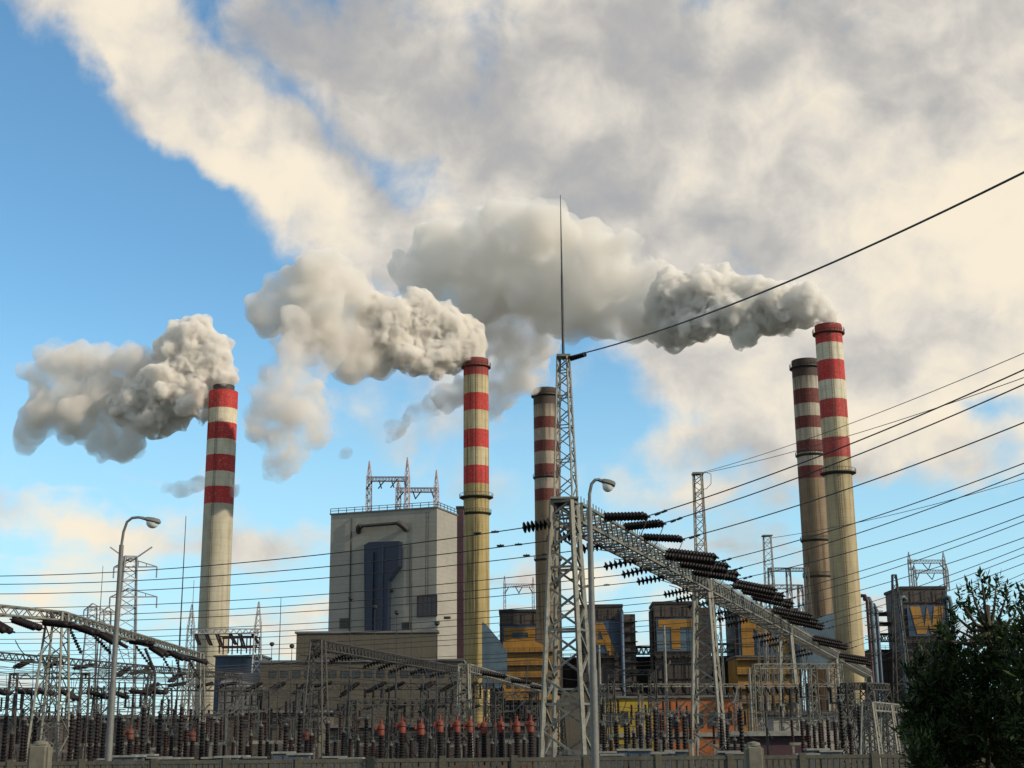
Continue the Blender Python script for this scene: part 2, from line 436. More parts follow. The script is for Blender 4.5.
def chimney(key, px, py, wtop, wbase, stops, conc, label, soot=None, H=120.0, rings=(), collar=False, lip=True):
    top = at_z(px, py, H)
    k = pxm(top)
    rt_, rb = wtop / 2 * k, wbase / 2 * pxm((top.x, top.y, 20))
    root = empty('chimney', (top.x, top.y, 0), label, 'chimney')
    CH[key] = (top.copy(), rt_)
    zs = []
    for (y, c), (_, above) in zip(stops[1:], stops[:-1]): zs.append((at(px, y, top.y).z, above))
    zs = [(-1, stops[-1][1])] + zs[::-1]
    m = stripe_material('chimney_paint_' + key.lower(), zs, (H, soot[0], soot[1]) if soot else None, conc, len(CH), {'A': .3, 'E': .6}.get(key, .8))
    R = lambda z: rb + (rt_ - rb) * (z / H)
    mb = MB()
    hs = [H * i / 24 for i in range(25)]
    if collar: hs[-1] = H - 2.2
    th = .8
    mb.lathe([(R(z), z) for z in hs] + [(R(hs[-1]) - th, hs[-1]), (R(hs[-1]) - th, hs[-1] - 6)], 48)
    mb.build('shaft', m, root, smooth=40)
    if collar:
        c = MB(); c.lathe([(rt_ * .74, H - 2.21), (rt_ * .74, H), (rt_ * .66, H), (rt_ * .66, H - 2)], 40)
        c.build('flue_collar', M['steel_dark'], root, smooth=40)
    if lip:
        for zz in (H - 2.9, ):
            c = MB(); r = R(zz)
            c.lathe([(r + .004, zz), (r + .75, zz + .25), (r + .75, zz + .55), (r + .004, zz + .6)], 40, caps=False)
            for i in range(32):
                a = 2 * math.pi * i / 32
                c.bar((math.cos(a) * (r + .68), math.sin(a) * (r + .68), zz + .5), (math.cos(a) * (r + .68), math.sin(a) * (r + .68), zz + 1.7), .1)
            for hz in (1.1, 1.7): c.tube([(math.cos(2 * math.pi * i / 32) * (r + .68), math.sin(2 * math.pi * i / 32) * (r + .68), zz + hz) for i in range(33)], .06, 4)
            c.build('platform', M['rust'] if key in 'BE' else M['steel_dark'], root)
    for y, out_ in rings:
        zz = at(px, y, top.y).z; r = R(zz)
        c = MB()
        c.lathe([(r + .004, zz - .6), (r + out_, zz), (r + out_, zz + .2), (r + .004, zz + .25)], 40, caps=False)
        n_ = 28
        for i in range(n_):
            a = 2 * math.pi * i / n_
            c.bar((math.cos(a) * (r + out_ - .06), math.sin(a) * (r + out_ - .06), zz), (math.cos(a) * (r + out_ - .06), math.sin(a) * (r + out_ - .06), zz + 1.2), .09)
        c.tube([(math.cos(2 * math.pi * i / n_) * (r + out_ - .06), math.sin(2 * math.pi * i / n_) * (r + out_ - .06), zz + 1.2) for i in range(n_ + 1)], .06, 4)
        c.build('platform', M['steel_dark'], root)
    # caged ladder
    a = math.radians(-100 if key != 'B' else -88)
    c = MB()
    for z0, z1 in [(3 + i * 9.5, 3 + i * 9.5 + 9.3) for i in range(12)]:
        for s_ in (-.3, .3):
            t = Vector((-math.sin(a), math.cos(a), 0)) * s_
            p0 = Vector((math.cos(a), math.sin(a), 0)) * (R(z0) + .25) + t
            p1 = Vector((math.cos(a), math.sin(a), 0)) * (R(z1) + .25) + t
            c.bar((p0.x, p0.y, z0), (p1.x, p1.y, z1), .09)
        for j in range(12):
            zz = z0 + j * .8
            t = Vector((-math.sin(a), math.cos(a), 0)) * .3
            q = Vector((math.cos(a), math.sin(a), 0)) * (R(zz) + .25)
            c.bar((q.x - t.x, q.y - t.y, zz), (q.x + t.x, q.y + t.y, zz), .06)
    c.build('ladder', M['steel_dark'], root)
    return root
CONC_A, CONC_B, CONC_C = (.43, .40, .30), (.37, .29, .12), (.225, .165, .10)
chimney('A', 224, 386, 28.5, 31, [(391, RED), (410, CREAM), (424.5, RED), (441, CREAM), (456.5, RED), (473, CREAM), (488, RED), (505, CONC_A)], CONC_A,
        'pale concrete chimney with four bright red bands, alone left of the boiler house', collar=True, lip=False)
chimney('B', 476, 360, 25, 26.5, [(300, RED), (377, OCHRE), (395, RED), (412, OCHRE), (431, RED), (449, OCHRE), (467, RED), (485, CONC_B)], CONC_B,
        'ochre chimney with red bands smoking right beside the pale boiler house', soot=(5, .6), rings=((498, 1.3), (514, .7)))
chimney('C', 545.5, 389.5, 24.5, 26, [(300, (.085, .035, .028)), (406, (.36, .31, .25)), (418.5, DRED), (430, (.36, .31, .25)), (442, DRED), (453, (.36, .31, .25)), (465.5, DRED), (477, (.36, .31, .25)), (490, DRED), (502, CONC_C)], CONC_C,
        'smokeless brown chimney with dull red bands behind the tall lattice mast', soot=(7, .8), rings=((478, .5), (560, .5)), H=120)
chimney('D', 805, 361, 27, 29.5, [(300, (.085, .035, .028)), (378.5, (.42, .38, .31)), (391, DRED), (405.5, (.42, .38, .31)), (418, DRED), (430, (.42, .38, .31)), (442, DRED), (454, (.42, .38, .31)), (467.5, DRED), (480, CONC_C)], CONC_C,
        'smokeless sooty topped chimney, the shorter of the overlapping pair', soot=(6, .7), rings=((456, .5), (541, .5), (577, .4)), H=120)
chimney('E', 828, 326, 26.5, 28.5, [(300, RED), (345, CREAM), (362, RED), (382, CREAM), (401, (.40, .04, .035)), (419.5, (.55, .48, .31)), (439, (.37, .045, .04)), (459, (.40, .33, .19))], (.40, .33, .19),
        'tallest looking chimney, smoking, the taller of the overlapping pair', soot=(4.0, .4), rings=((474, 1.2),), H=120)

# ------------------------------------------------------------------ smoke
def smoke_material(name, dens, col=(.97, .95, .92), aniso=0.0, nscale=.05, lo=.35, hi=.6, floor=.3):
    m = bpy.data.materials.new(name); m.use_nodes = True
    t = m.node_tree; t.nodes.clear(); n = NB(t)
    pv = n.n('ShaderNodeVolumePrincipled')
    pv.inputs['Color'].default_value = (*col, 1)
    pv.inputs['Anisotropy'].default_value = aniso
    if nscale:
        co = n.n('ShaderNodeTexCoord').outputs['Object']
        f = n.noise(co, nscale, 6, .58, .5).outputs[0]
        n.link(n.smooth(f, lo, hi, dens * floor, dens), pv.inputs['Density'])
    else:
        pv.inputs['Density'].default_value = dens
    o = n.n('ShaderNodeOutputMaterial'); n.link(pv.outputs[0], o.inputs['Volume'])
    m.cycles.homogeneous_volume = not nscale
    m.cycles.volume_step_rate = .16
    return m
OLD = (3.6, 2.0, .8, .3)
def plume(name, parent, origin, circles, drift, m, vox=.85, amp=(2.4, 1.9, 1.5, .8), freq=(.06, .15, .36, .8), seed=0, grow=1.17, soft=1):
    """union of puffs, remeshed, then billowed outwards; one closed mesh"""
    r_ = random.Random(seed)
    bm = bmesh.new()
    for (x, y, r) in circles:
        Y = origin.y + drift * (origin_px(origin) - x)
        p = at(x, y, Y)
        rr = r * pxm(p) * grow
        p = p + Vector((0, 1, 0)) * r_.uniform(-.45, .45) * rr
        # a cluster of puffs for every traced lobe
        bmesh.ops.create_icosphere(bm, subdivisions=3, radius=rr * .86, matrix=Matrix.Translation(p))
        for _ in range(12):
            d = Vector((r_.gauss(0, 1), r_.gauss(0, 1), r_.gauss(0, 1))).normalized()
            q = rr * r_.uniform(.22, .45)
            bmesh.ops.create_icosphere(bm, subdivisions=2, radius=q, matrix=Matrix.Translation(p + d * (rr - q * .55)))
    me = bpy.data.meshes.new(name); bm.to_mesh(me); bm.free()
    tmp = bpy.data.objects.new('tmp', me); C.objects.link(tmp)
    md = tmp.modifiers.new('r', 'REMESH'); md.mode = 'VOXEL'; md.voxel_size = vox
    sm = tmp.modifiers.new('s', 'SMOOTH'); sm.iterations = 2; sm.factor = .5
    dg = bpy.context.evaluated_depsgraph_get()
    out = bpy.data.meshes.new_from_object(tmp.evaluated_get(dg))
    bpy.data.objects.remove(tmp); bpy.data.meshes.remove(me)
    out.name = name
    nv = len(out.vertices)
    off = Vector((seed * 31.7, seed * 11.3, seed * 5.9))
    new = []
    sc = min(1.0, max(.35, sum(c[2] for c in circles) / len(circles) / 18))
    nrm = [v.normal.copy() for v in out.vertices]
    for i, v in enumerate(out.vertices):
        p = v.co; q = p + off
        d = 0.0
        for a, f in zip(amp, freq):
            d += a * sc * (abs(noise.noise(q * f)) * 2.0 - .38)
        new.append(p + nrm[i] * d)
    for i, v in enumerate(out.vertices): v.co = new[i]
    # a second voxel pass closes folds left by the billowing
    tmp = bpy.data.objects.new('tmp', out); C.objects.link(tmp)
    md = tmp.modifiers.new('r', 'REMESH'); md.mode = 'VOXEL'; md.voxel_size = vox
    sm = tmp.modifiers.new('s', 'SMOOTH'); sm.iterations = soft; sm.factor = .5
    dg = bpy.context.evaluated_depsgraph_get(); dg.update()
    o2 = bpy.data.meshes.new_from_object(tmp.evaluated_get(dg))
    bpy.data.objects.remove(tmp); bpy.data.meshes.remove(out)
    out = o2; out.name = name
    out.materials.clear(); out.materials.append(m)
    out.polygons.foreach_set('use_smooth', [True] * len(out.polygons))
    o = bpy.data.objects.new(name, out); C.objects.link(o)
    o.parent = parent
    # put vertices relative to the parent
    loc = parent.location
    for v in out.vertices: v.co -= loc
    return o
def origin_px(o):
    d = o - EYEV
    return 512 + F_PX * d.dot(RT) / d.dot(fwd)
SM1 = smoke_material('dense_smoke', 1.2, col=(.978, .957, .922), nscale=.3, lo=.37, hi=.60, floor=.0)
SM2 = smoke_material('thin_smoke', .30, col=(.988, .962, .935), nscale=.13, lo=.38, hi=.70, floor=.12)
PA = empty('smoke_plume', CH['A'][0], 'grey smoke plume drifting from the lone chimney on the left', 'smoke')
plume('billow', PA, CH['A'][0], [(225, 378, 9), (218, 364, 14), (208, 350, 17), (196, 340, 17), (184, 332, 12), (201, 330, 8), (229, 368, 7), (176, 352, 17), (190, 372, 22), (166, 388, 24), (190, 402, 20), (162, 412, 22), (140, 402, 26)], .06, SM1, seed=1)
plume('older_billow', PA, CH['A'][0], [(150, 372, 18), (125, 362, 20), (105, 354, 15), (85, 362, 22), (62, 354, 16), (50, 372, 20), (75, 392, 28), (110, 402, 30), (122, 432, 22), (100, 437, 16), (112, 450, 14), (135, 438, 16), (60, 410, 24), (46, 400, 18), (38, 430, 11), (31, 448, 8), (80, 420, 20)], .08,
      smoke_material('aged_smoke', .34, col=(.945, .92, .885), nscale=.09, lo=.34, hi=.66, floor=.12), seed=2, amp=OLD, soft=2)
plume('wisp', PA, CH['A'][0], [(180, 490, 9), (198, 484, 8), (167, 488, 5), (234, 491, 7), (218, 492, 8)], .1, SM2, seed=3, vox=.8)
PB = empty('smoke_plume', CH['B'][0], 'cream topped smoke plume drifting from the chimney beside the boiler house', 'smoke')
plume('billow', PB, CH['B'][0], [(475, 354, 9), (468, 341, 15), (455, 328, 17), (441, 315, 14), (428, 324, 20), (415, 303, 11), (450, 350, 16), (430, 358, 18), (405, 337, 22), (408, 358, 17), (385, 322, 22), (375, 343, 24), (415, 372, 9), (437, 372, 8)], -.08, SM1, seed=4)
plume('older_billow', PB, CH['B'][0], [(350, 302, 32), (355, 340, 24), (355, 364, 11), (390, 366, 11), (321, 286, 31), (325, 322, 26), (290, 292, 24), (276, 302, 23), (264, 298, 15), (300, 325, 20), (263, 311, 11)], -.1,
      smoke_material('aged_smoke_pale', .42, col=(.972, .95, .915), nscale=.09, lo=.34, hi=.66, floor=.14), seed=5, amp=OLD, soft=2)
plume('wisp', PB, CH['B'][0], [(322, 345, 22), (300, 340, 22), (300, 364, 22), (286, 388, 25), (276, 418, 25), (300, 400, 24), (310, 428, 20), (290, 447, 20), (280, 464, 13), (266, 395, 15), (261, 428, 12), (318, 408, 11)], -.12, SM2, seed=6)
plume('wisp', PB, CH['B'][0], [(462, 392, 13), (446, 399, 14), (430, 405, 11), (415, 412, 9), (396, 428, 8), (391, 438, 5), (446, 399, 11), (406, 420, 6)], .2, SM2, seed=7, vox=.8)
plume('wisp', PB, CH['B'][0], [(344, 455, 6), (348, 452, 4)], .2, SM2, seed=8, vox=.8)
PE = empty('smoke_plume', CH['E'][0], 'longest smoke plume, drifting from the taller chimney of the overlapping pair', 'smoke')
plume('billow', PE, CH['E'][0], [(828, 321, 8), (819, 314, 13), (801, 307, 18), (781, 302, 22), (760, 317, 21), (741, 332, 14), (738, 342, 8), (755, 293, 16), (731, 288, 21), (712, 276, 13), (725, 313, 23), (700, 301, 27), (695, 326, 15), (675, 293, 21), (670, 322, 20), (660, 333, 10), (785, 318, 13), (805, 322, 9)], .12, SM1, seed=9)
plume('older_billow', PE, CH['E'][0], [(650, 282, 25), (640, 313, 25), (620, 290, 32), (615, 322, 20), (625, 250, 14), (600, 263, 26), (580, 300, 32), (575, 253, 28), (545, 238, 32), (550, 280, 36), (515, 238, 27), (510, 275, 34), (470, 257, 30), (480, 288, 32), (441, 253, 27), (426, 270, 26), (407, 266, 13), (446, 284, 25), (550, 316, 20)], .15,
      smoke_material('aged_smoke_grey', .30, col=(.968, .945, .905), nscale=.08, lo=.34, hi=.66, floor=.12), seed=10, vox=1.0, amp=OLD, soft=2)
plume('wisp', PE, CH['E'][0], [(520, 320, 27), (515, 350, 27), (506, 383, 21), (524, 368, 20), (496, 403, 13), (490, 340, 22), (540, 340, 18), (545, 312, 22), (498, 415, 7)], .2, SM2, seed=11)

# ------------------------------------------------------------------ ground
def ground_material(name, c1, c2, c3, scale):
    m = bpy.data.materials.new(name); m.use_nodes = True
    n = NB(m.node_tree); pb = m.node_tree.nodes['Principled BSDF']
    co = n.n('ShaderNodeTexCoord').outputs['Object']
    a = n.noise(co, scale, 7, .6).outputs[0]; f = n.noise(co, 6.0, 5, .65).outputs[0]
    o = n.mix(n.smooth(a, .4, .6), c1, c2)
    o = n.mix(n.smooth(f, .4, .7), o, c3)
    n.link(o, pb.inputs['Base Color']); pb.inputs['Roughness'].default_value = .95
    bp = n.n('ShaderNodeBump'); bp.inputs['Distance'].default_value = .06
    n.link(f, bp.inputs['Height']); n.link(bp.outputs[0], pb.inputs['Normal'])
    return m
g = MB(); g.v = [(-6000, -600, 0), (6000, -600, 0), (6000, 12000, 0), (-6000, 12000, 0)]; g.face((0, 1, 2, 3))
tag(g.build('ground', ground_material('field', (.06, .07, .03), (.09, .085, .05), (.05, .055, .025), .02)), kind='structure')
g = MB(); g.v = [(-140, 46, .004), (160, 46, .004), (220, 520, .004), (-220, 520, .004)]; g.face((0, 1, 2, 3))
tag(g.build('switchyard_gravel', ground_material('gravel', (.04, .037, .03), (.03, .028, .023), (.055, .05, .042), .15)), kind='structure')
g = MB(); g.v = [(-200, 14, .004), (200, 14, .004), (200, 24, .004), (-200, 24, .004)]; g.face((0, 1, 2, 3))
tag(g.build('road', ground_material('asphalt', (.05, .05, .048), (.06, .058, .055), (.04, .04, .038), .3)), kind='structure')

# ------------------------------------------------------------------ frames for facades
class Frame:
    """vertical facade through two ground points; local x along it, y into the building, z up"""
    def __init__(s, pL, pR):
        s.o = Vector((pL[0], pL[1], 0)); d = Vector((pR[0], pR[1], 0)) - s.o
        s.w = d.length; s.u = d.normalized(); s.n = Vector((-s.u.y, s.u.x, 0))
        s.rz = math.atan2(s.u.y, s.u.x)
    def hit(s, px, py, off=0.0):
        d = ray(px, py)
        o = s.o + s.n * off
        t = (o - EYEV).dot(s.n) / d.dot(s.n)
        p = EYEV + d * t
        return (p - o).dot(s.u), p.z
    def root(s, name, label, cat, group=None):
        e = empty(name, s.o, label, cat, group); e.rotation_euler = (0, 0, s.rz); return e
def flat(Y, x0, x1, y=620):
    """facade square to the view at depth Y between two picture columns"""
    a, b_ = at(x0, y, Y), at(x1, y, Y)
    return Frame(a, b_)

def lattice_column(mb, c, u, v, w0, w1, z0, z1, n, leg=.14, br=.08, taper=1.15):
    """square lattice mast about c=(x,y), plan axes u, v; panels shrink towards the top"""
    u, v, c = Vector((u[0], u[1], 0)), Vector((v[0], v[1], 0)), Vector((c[0], c[1], 0))
    def corner(i, z):
        t = (z - z0) / (z1 - z0); w = (w0 + (w1 - w0) * t) / 2
        a, b_ = ((-1, -1), (1, -1), (1, 1), (-1, 1))[i]
        return c + u * (a * w) + v * (b_ * w) + Vector((0, 0, z))
    for i in range(4): mb.bar(corner(i, z0), corner(i, z1), leg)
    if w0 / max(w1, .01) < 1.2: hs = [1.0] * n
    else: hs = [1 - .5 * k / n for k in range(n)]
    tot = sum(hs); zz = [z0]
    for h in hs: zz.append(zz[-1] + h / tot * (z1 - z0))
    for k in range(n):
        for i in range(4):
            j = (i + 1) % 4
            if k % 2 == 0: mb.bar(corner(i, zz[k]), corner(j, zz[k + 1]), br)
            else: mb.bar(corner(j, zz[k]), corner(i, zz[k + 1]), br)
        if k % 3 == 0:
            for i in range(4): mb.bar(corner(i, zz[k]), corner((i + 1) % 4, zz[k]), br)
    for i in range(4): mb.bar(corner(i, z1), corner((i + 1) % 4, z1), leg)
    return mb
def lattice_beam(mb, A, B, w, h, n, chord=.12, br=.07):
    """box girder: A and B are the centres of its top face"""
    A, B = Vector(A), Vector(B)
    d = (B - A).normalized(); s = Vector((-d.y, d.x, 0)).normalized()
    dn = Vector((0, 0, -h))
    def pt(t, a, lo): return A + (B - A) * t + s * (a * w / 2) + (dn if lo else Vector())
    for a in (-1, 1):
        for lo in (0, 1): mb.bar(pt(0, a, lo), pt(1, a, lo), chord)
    for k in range(n):
        t0, t1, tm = k / n, (k + 1) / n, (k + .5) / n
        for a in (-1, 1):
            mb.bar(pt(t0, a, 0), pt(tm, a, 1), br); mb.bar(pt(tm, a, 1), pt(t1, a, 0), br)
        for lo in (0, 1):
            if k % 2: mb.bar(pt(t0, -1, lo), pt(t1, 1, lo), br)
            else: mb.bar(pt(t0, 1, lo), pt(t1, -1, lo), br)
            mb.bar(pt(t0, -1, lo), pt(t0, 1, lo), br)
    for t in (0, 1):
        for a in (-1, 1): mb.bar(pt(t, a, 0), pt(t, a, 1), chord)
    return mb
def bw(mb, name, m, root, smooth=False):
    """build with world-space verts under an unrotated root"""
    l = root.location
    mb.v = [(x - l.x, y - l.y, z - l.z) for x, y, z in mb.v]
    return mb.build(name, m, root, smooth)
def railing(mb, pts, h=1.1, step=2.0, t=.09):
    for a, b_ in zip(pts[:-1], pts[1:]):
        a, b_ = Vector(a), Vector(b_); n = max(1, int((b_ - a).length / step))
        for k in range(n + 1):
            p = a + (b_ - a) * (k / n); mb.bar(p, p + Vector((0, 0, h)), t)
        for f in (.5, 1.0): mb.bar(a + Vector((0, 0, h * f)), b_ + Vector((0, 0, h * f)), t)

# ------------------------------------------------------------------ boiler house
YB = 350
pL = at(331, 515, YB); hB = pL.z
pR = at_z(437, 508, hB)
fb = Frame(pL, pR)
bh = fb.root('boiler_house', 'tall pale windowless boiler house with dark blue duct on its front', 'building')
DB = 13.5
MB().box(0, 0, 0, fb.w, DB, hB).build('wall', M['beige'], bh)
r_ = MB(); r_.box(-.25, -.25, hB + .003, fb.w + .25, DB + .25, hB + .35)
rf = r_.build('roof', M['roof'], bh)
r_ = MB(); railing(r_, [(-.1, -.1, hB + .35), (fb.w + .1, -.1, hB + .35), (fb.w + .1, DB + .1, hB + .35)], 1.2, 2.2, .13)
r_.build('railing', M['steel_dark'], bh)
hit = lambda x, y, off=0: fb.hit(x, y, off)
d_ = MB()
pts = [(364.5, 632), (364, 545), (369, 542), (399, 541), (398.5, 566), (388, 581), (387, 632)]
poly = [(u, -2.2, z) for u, z in (hit(x, y, -2.2) for x, y in pts)]
d_.prism(poly, (0, 2.195, 0))
dk = d_.build('duct', M['navy'], bh)
d_ = MB()
for (x0, x1, yt, yb) in ((366, 371.5, 552, 632), (378, 381, 545, 632)):
    (u0, z1), (u1, z0) = hit(x0, yt, -2.9), hit(x1, yb, -2.9)
    d_.box(u0, -2.75, z0, u1, -2.203, z1)
d_.build('stiffener', M['navy'], dk)
# vent pipe with two elbows
d_ = MB()
(ua, za), (ub, zb_) = hit(360, 523, -1.2), hit(402, 521, -1.2)
d_.tube([(ua + .2, -1.7, za - .9), (ub - .2, -1.7, za - .7)], .42, 10)
d_.tube([(ua - .8, -.1, za - 2.0), (ua - .2, -1.5, za - 1.2), (ua + .6, -1.7, za - .75)], .75, 10); d_.tube([(ub + .8, -.1, za - 2.2), (ub + .2, -1.5, za - 1.3), (ub - 1.0, -1.7, za - .5)], .75, 10)
d_.build('vent_pipe', M['steel_dark'], bh, smooth=50)
(u0, z1), (u1, z0) = hit(418.5, 597), hit(436, 615)
w_ = MB(); w_.box(u0 - .35, -.2, z0 - .35, u1 + .35, -.003, z0); w_.box(u0 - .35, -.2, z1, u1 + .35, -.003, z1 + .35)
w_.box(u0 - .35, -.2, z0 + .002, u0, -.003, z1 - .002); w_.box(u1, -.2, z0 + .002, u1 + .35, -.003, z1 - .002)
for k in (1, 2, 3): x_ = u0 + (u1 - u0) * k / 4; w_.box(x_ - .08, -.15, z0 + .002, x_ + .08, -.06, z1 - .002)
wf = w_.build('window', M['maroon'], bh)
MB().box(u0 + .003, -.055, z0 + .003, u1 - .003, -.004, z1 - .003).build('pane', M['glass'], wf)
# small wall fittings
w_ = MB()
for (x, y, s_) in ((391, 590, .5), (447, 618, .5)):
    u, z = hit(x, y); w_.box(u - s_, -.9, z - .3, u + s_ * 2, -.003, z + .3)
w_.build('wall_bracket', M['steel_dark'], bh)

for (x, y0, y1) in ((352, 520, 631), (411, 545, 631)):
    (u, z1), (_, z0) = hit(x, y0), hit(x, y1)
    MB().tube([(u, -.35, z0), (u, -.35, z1), (u, -.05, z1 + .4)], .16, 8).build('downpipe', M['steel_dark'], bh)
w_ = MB(); (u, z1), (_, z0) = hit(428, 512), hit(428, 595)
for s_ in (-.3, .3): w_.bar((u + s_, -.5, z0), (u + s_, -.5, z1), .09)
for q_ in range(int((z1 - z0) / 1.0)): w_.bar((u - .3, -.5, z0 + q_), (u + .3, -.5, z0 + q_), .06)
w_.build('ladder', M['steel_dark'], bh)
for (x0, x1, y0, y1) in ((340, 350, 618, 628), (402, 412, 622, 629)):
    (u0, z1), (u1, z0) = hit(x0, y0), hit(x1, y1); w_ = MB()
    for q_ in range(6): z = z0 + (z1 - z0) * q_ / 6; w_.box(u0, -.25, z, u1, -.003, z + (z1 - z0) / 9)
    w_.build('louvre', M['steel_dark'], bh)

# portal frames on the roof: red and white line anchors
def roof_portal(root, frame, cols, beam_y, dep, z0, m, tips, w=1.1, vees=3):
    mb = MB(); loc = []
    for (x, yt) in cols:
        u, zt = frame.hit(x, yt, dep); u2, zb2 = frame.hit(x, beam_y, dep)
        loc.append((u, zb2))
        lattice_column(mb, (u, dep), (1, 0), (0, 1), w, w * .9, z0, zb2, 9, .16, .11)
        if tips: lattice_column(mb, (u, dep), (1, 0), (0, 1), w * .9, .12, zb2, zt, 6, .13, .09)
    mb.build('column', m, root)
    mb = MB(); z = loc[0][1]
    lattice_beam(mb, (loc[0][0], dep, z), (loc[-1][0], dep, loc[-1][1]), w * .9, 1.1, 12, .15, .1)
    mb.build('beam', m, root)
    for k in range(vees * 2):
        mb = MB()
        t = (k + .6) / (vees * 2 + .2); u = loc[0][0] + (loc[-1][0] - loc[0][0]) * t
        s_ = 1 if k % 2 else -1
        mb.tube([(u, dep, z - 1.1), (u + s_ * 1.3, dep - 1.2, z - 3.4)], .16, 5)
        mb.build('insulator', M['porcelain'], root)
RL = 'line portal frame'
e1 = fb.root('roof_portal_frame', 'taller red and white portal frame on the boiler house roof', RL, 'portal frames on roofs')
roof_portal(e1, fb, ((369.5, 461), (407.5, 457.5)), 477, 2.0, hB + .35, M['redwhite'], True)
e2 = fb.root('roof_portal_frame', 'lower red and white portal frame behind, at the boiler house roof edge', RL, 'portal frames on roofs')
roof_portal(e2, fb, ((398.5, 480), (436.5, 470)), 488, 9.0, hB + .35, M['redwhite'], True, vees=2)

# maroon shaft beside it
fm = flat(365, 456.5, 463.5)
ms = fm.root('lift_shaft', 'narrow maroon shaft between boiler house and ochre chimney', 'shaft')
hM = fm.hit(460, 508)[1]
MB().box(0, 0, 0, fm.w, 5, hM).build('wall', M['maroon'], ms)
MB().box(-.2, -.2, hM + .003, fm.w + .2, 5.2, hM + .5).build('roof', M['dark'], ms)

def simple_building(name, x0, x1, ytop, Y, depth, m, label, cat='building', roofm='roof', yaw=0, over=.4, group=None, par=.0):
    f = flat(Y, x0, x1)
    if yaw:
        a = f.o.copy(); b_ = a + Matrix.Rotation(math.radians(yaw), 3, 'Z') @ (f.u * f.w); f = Frame(a, b_)
    h = f.hit((x0 + x1) / 2, ytop)[1]
    r = f.root(name, label, cat, group)
    MB().box(0, 0, 0, f.w, depth, h).build('wall', M[m], r)
    MB().box(-over, -over, h + .003, f.w + over, depth + over, h + .5).build('roof', M[roofm], r)
    return f, r, h
def windows(f, r, cells, m='glass', frame='steel_dark'):
    for (x0, x1, y0, y1) in cells:
        (u0, z1), (u1, z0) = f.hit(x0, y0), f.hit(x1, y1)
        w_ = MB(); t = .12
        w_.box(u0 - t, -.12, z0 - t, u1 + t, -.003, z0); w_.box(u0 - t, -.12, z1, u1 + t, -.003, z1 + t)
        w_.box(u0 - t, -.12, z0 + .002, u0, -.003, z1 - .002); w_.box(u1, -.12, z0 + .002, u1 + t, -.003, z1 - .002)
        w = w_.build('window', M[frame], r)
        MB().box(u0 + .003, -.05, z0 + .003, u1 - .003, -.004, z1 - .003).build('pane', M[m], w)
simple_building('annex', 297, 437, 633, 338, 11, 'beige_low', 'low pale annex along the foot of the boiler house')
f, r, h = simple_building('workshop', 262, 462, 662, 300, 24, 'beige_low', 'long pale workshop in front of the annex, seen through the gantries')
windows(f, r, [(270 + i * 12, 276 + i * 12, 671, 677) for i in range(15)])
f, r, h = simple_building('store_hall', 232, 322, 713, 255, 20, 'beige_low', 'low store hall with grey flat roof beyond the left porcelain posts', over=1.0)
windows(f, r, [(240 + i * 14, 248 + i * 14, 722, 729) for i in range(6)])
f, r, h = simple_building('pump_house', 217, 263, 657, 380, 14, 'blue', 'dark blue pump house to the right of the left chimney foot')
rs = empty('pipe_rack', at(238, 655, 372), 'rust red steel rack on the dark blue pump house', 'pipe rack')
rs.location.z = h + .5
f_ = MB(); l = rs.location
for i in range(5):
    for j in (0, 5): f_.bar(l + Vector((i * 2.4 - 5, j, 0)), l + Vector((i * 2.4 - 5, j, 4.6)), .3)
for z in (1.8, 4.4):
    for j in (0, 5): f_.bar(l + Vector((-5.4, j, z)), l + Vector((5, j, z)), .35)
bw(f_, 'frame', M['rust'], rs)
f, r, h = simple_building('switch_house', 222, 265, 690, 300, 12, 'roof', 'small grey gabled switch house between the left gantries')
g = MB(); g.prism([(0, -.6, h + .51), (f.w, -.6, h + .51), (f.w, 6, h + 3.6), (0, 6, h + 3.6)], (0, 0, .25)); g.build('gable', M['roof'], r)

# ------------------------------------------------------------------ letter blocks
def letter_strokes(ch):
    """strokes as quads in a unit box (x right, z up)"""
    if ch == 'P': return [[(0, 0), (.26, 0), (.26, 1), (0, 1)], [(.262, .8), (.98, .8), (.98, 1), (.262, 1)], [(.75, .602), (.98, .602), (.98, .798), (.75, .798)], [(.262, .4), (.98, .4), (.98, .6), (.262, .6)]]
    if ch == 'Ą': return [[(0, 0), (.27, 0), (.5, .74), (.5, 1), (.38, 1)], [(.73, 0), (1, 0), (.62, 1), (.502, 1), (.502, .74)], [(.30, .22), (.70, .22), (.65, .40), (.35, .40)], [(.80, -.16), (.98, -.16), (.98, -.09), (.90, -.09), (.96, -.004), (.84, -.004), (.78, -.09)]]
    if ch == 'T': return [[(0, .74), (1, .74), (1, 1), (0, 1)], [(.37, 0), (.63, 0), (.63, .738), (.37, .738)]]
    if ch == 'N': return [[(0, 0), (.24, 0), (.24, 1), (0, 1)], [(.76, 0), (1, 0), (1, 1), (.76, 1)], [(.242, .70), (.758, 0), (.758, .30), (.242, 1)]]
    if ch == 'W': return [[(.0, 1), (.29, 1), (.42, 0), (.15, 0)], [(.424, 0), (.389, .27), (.5, 1), (.5, .36)], [(.502, .36), (.502, 1), (.611, .27), (.576, 0)], [(.58, 0), (.85, 0), (1, 1), (.71, 1)]]
YL = CH['C'][0].y + 14
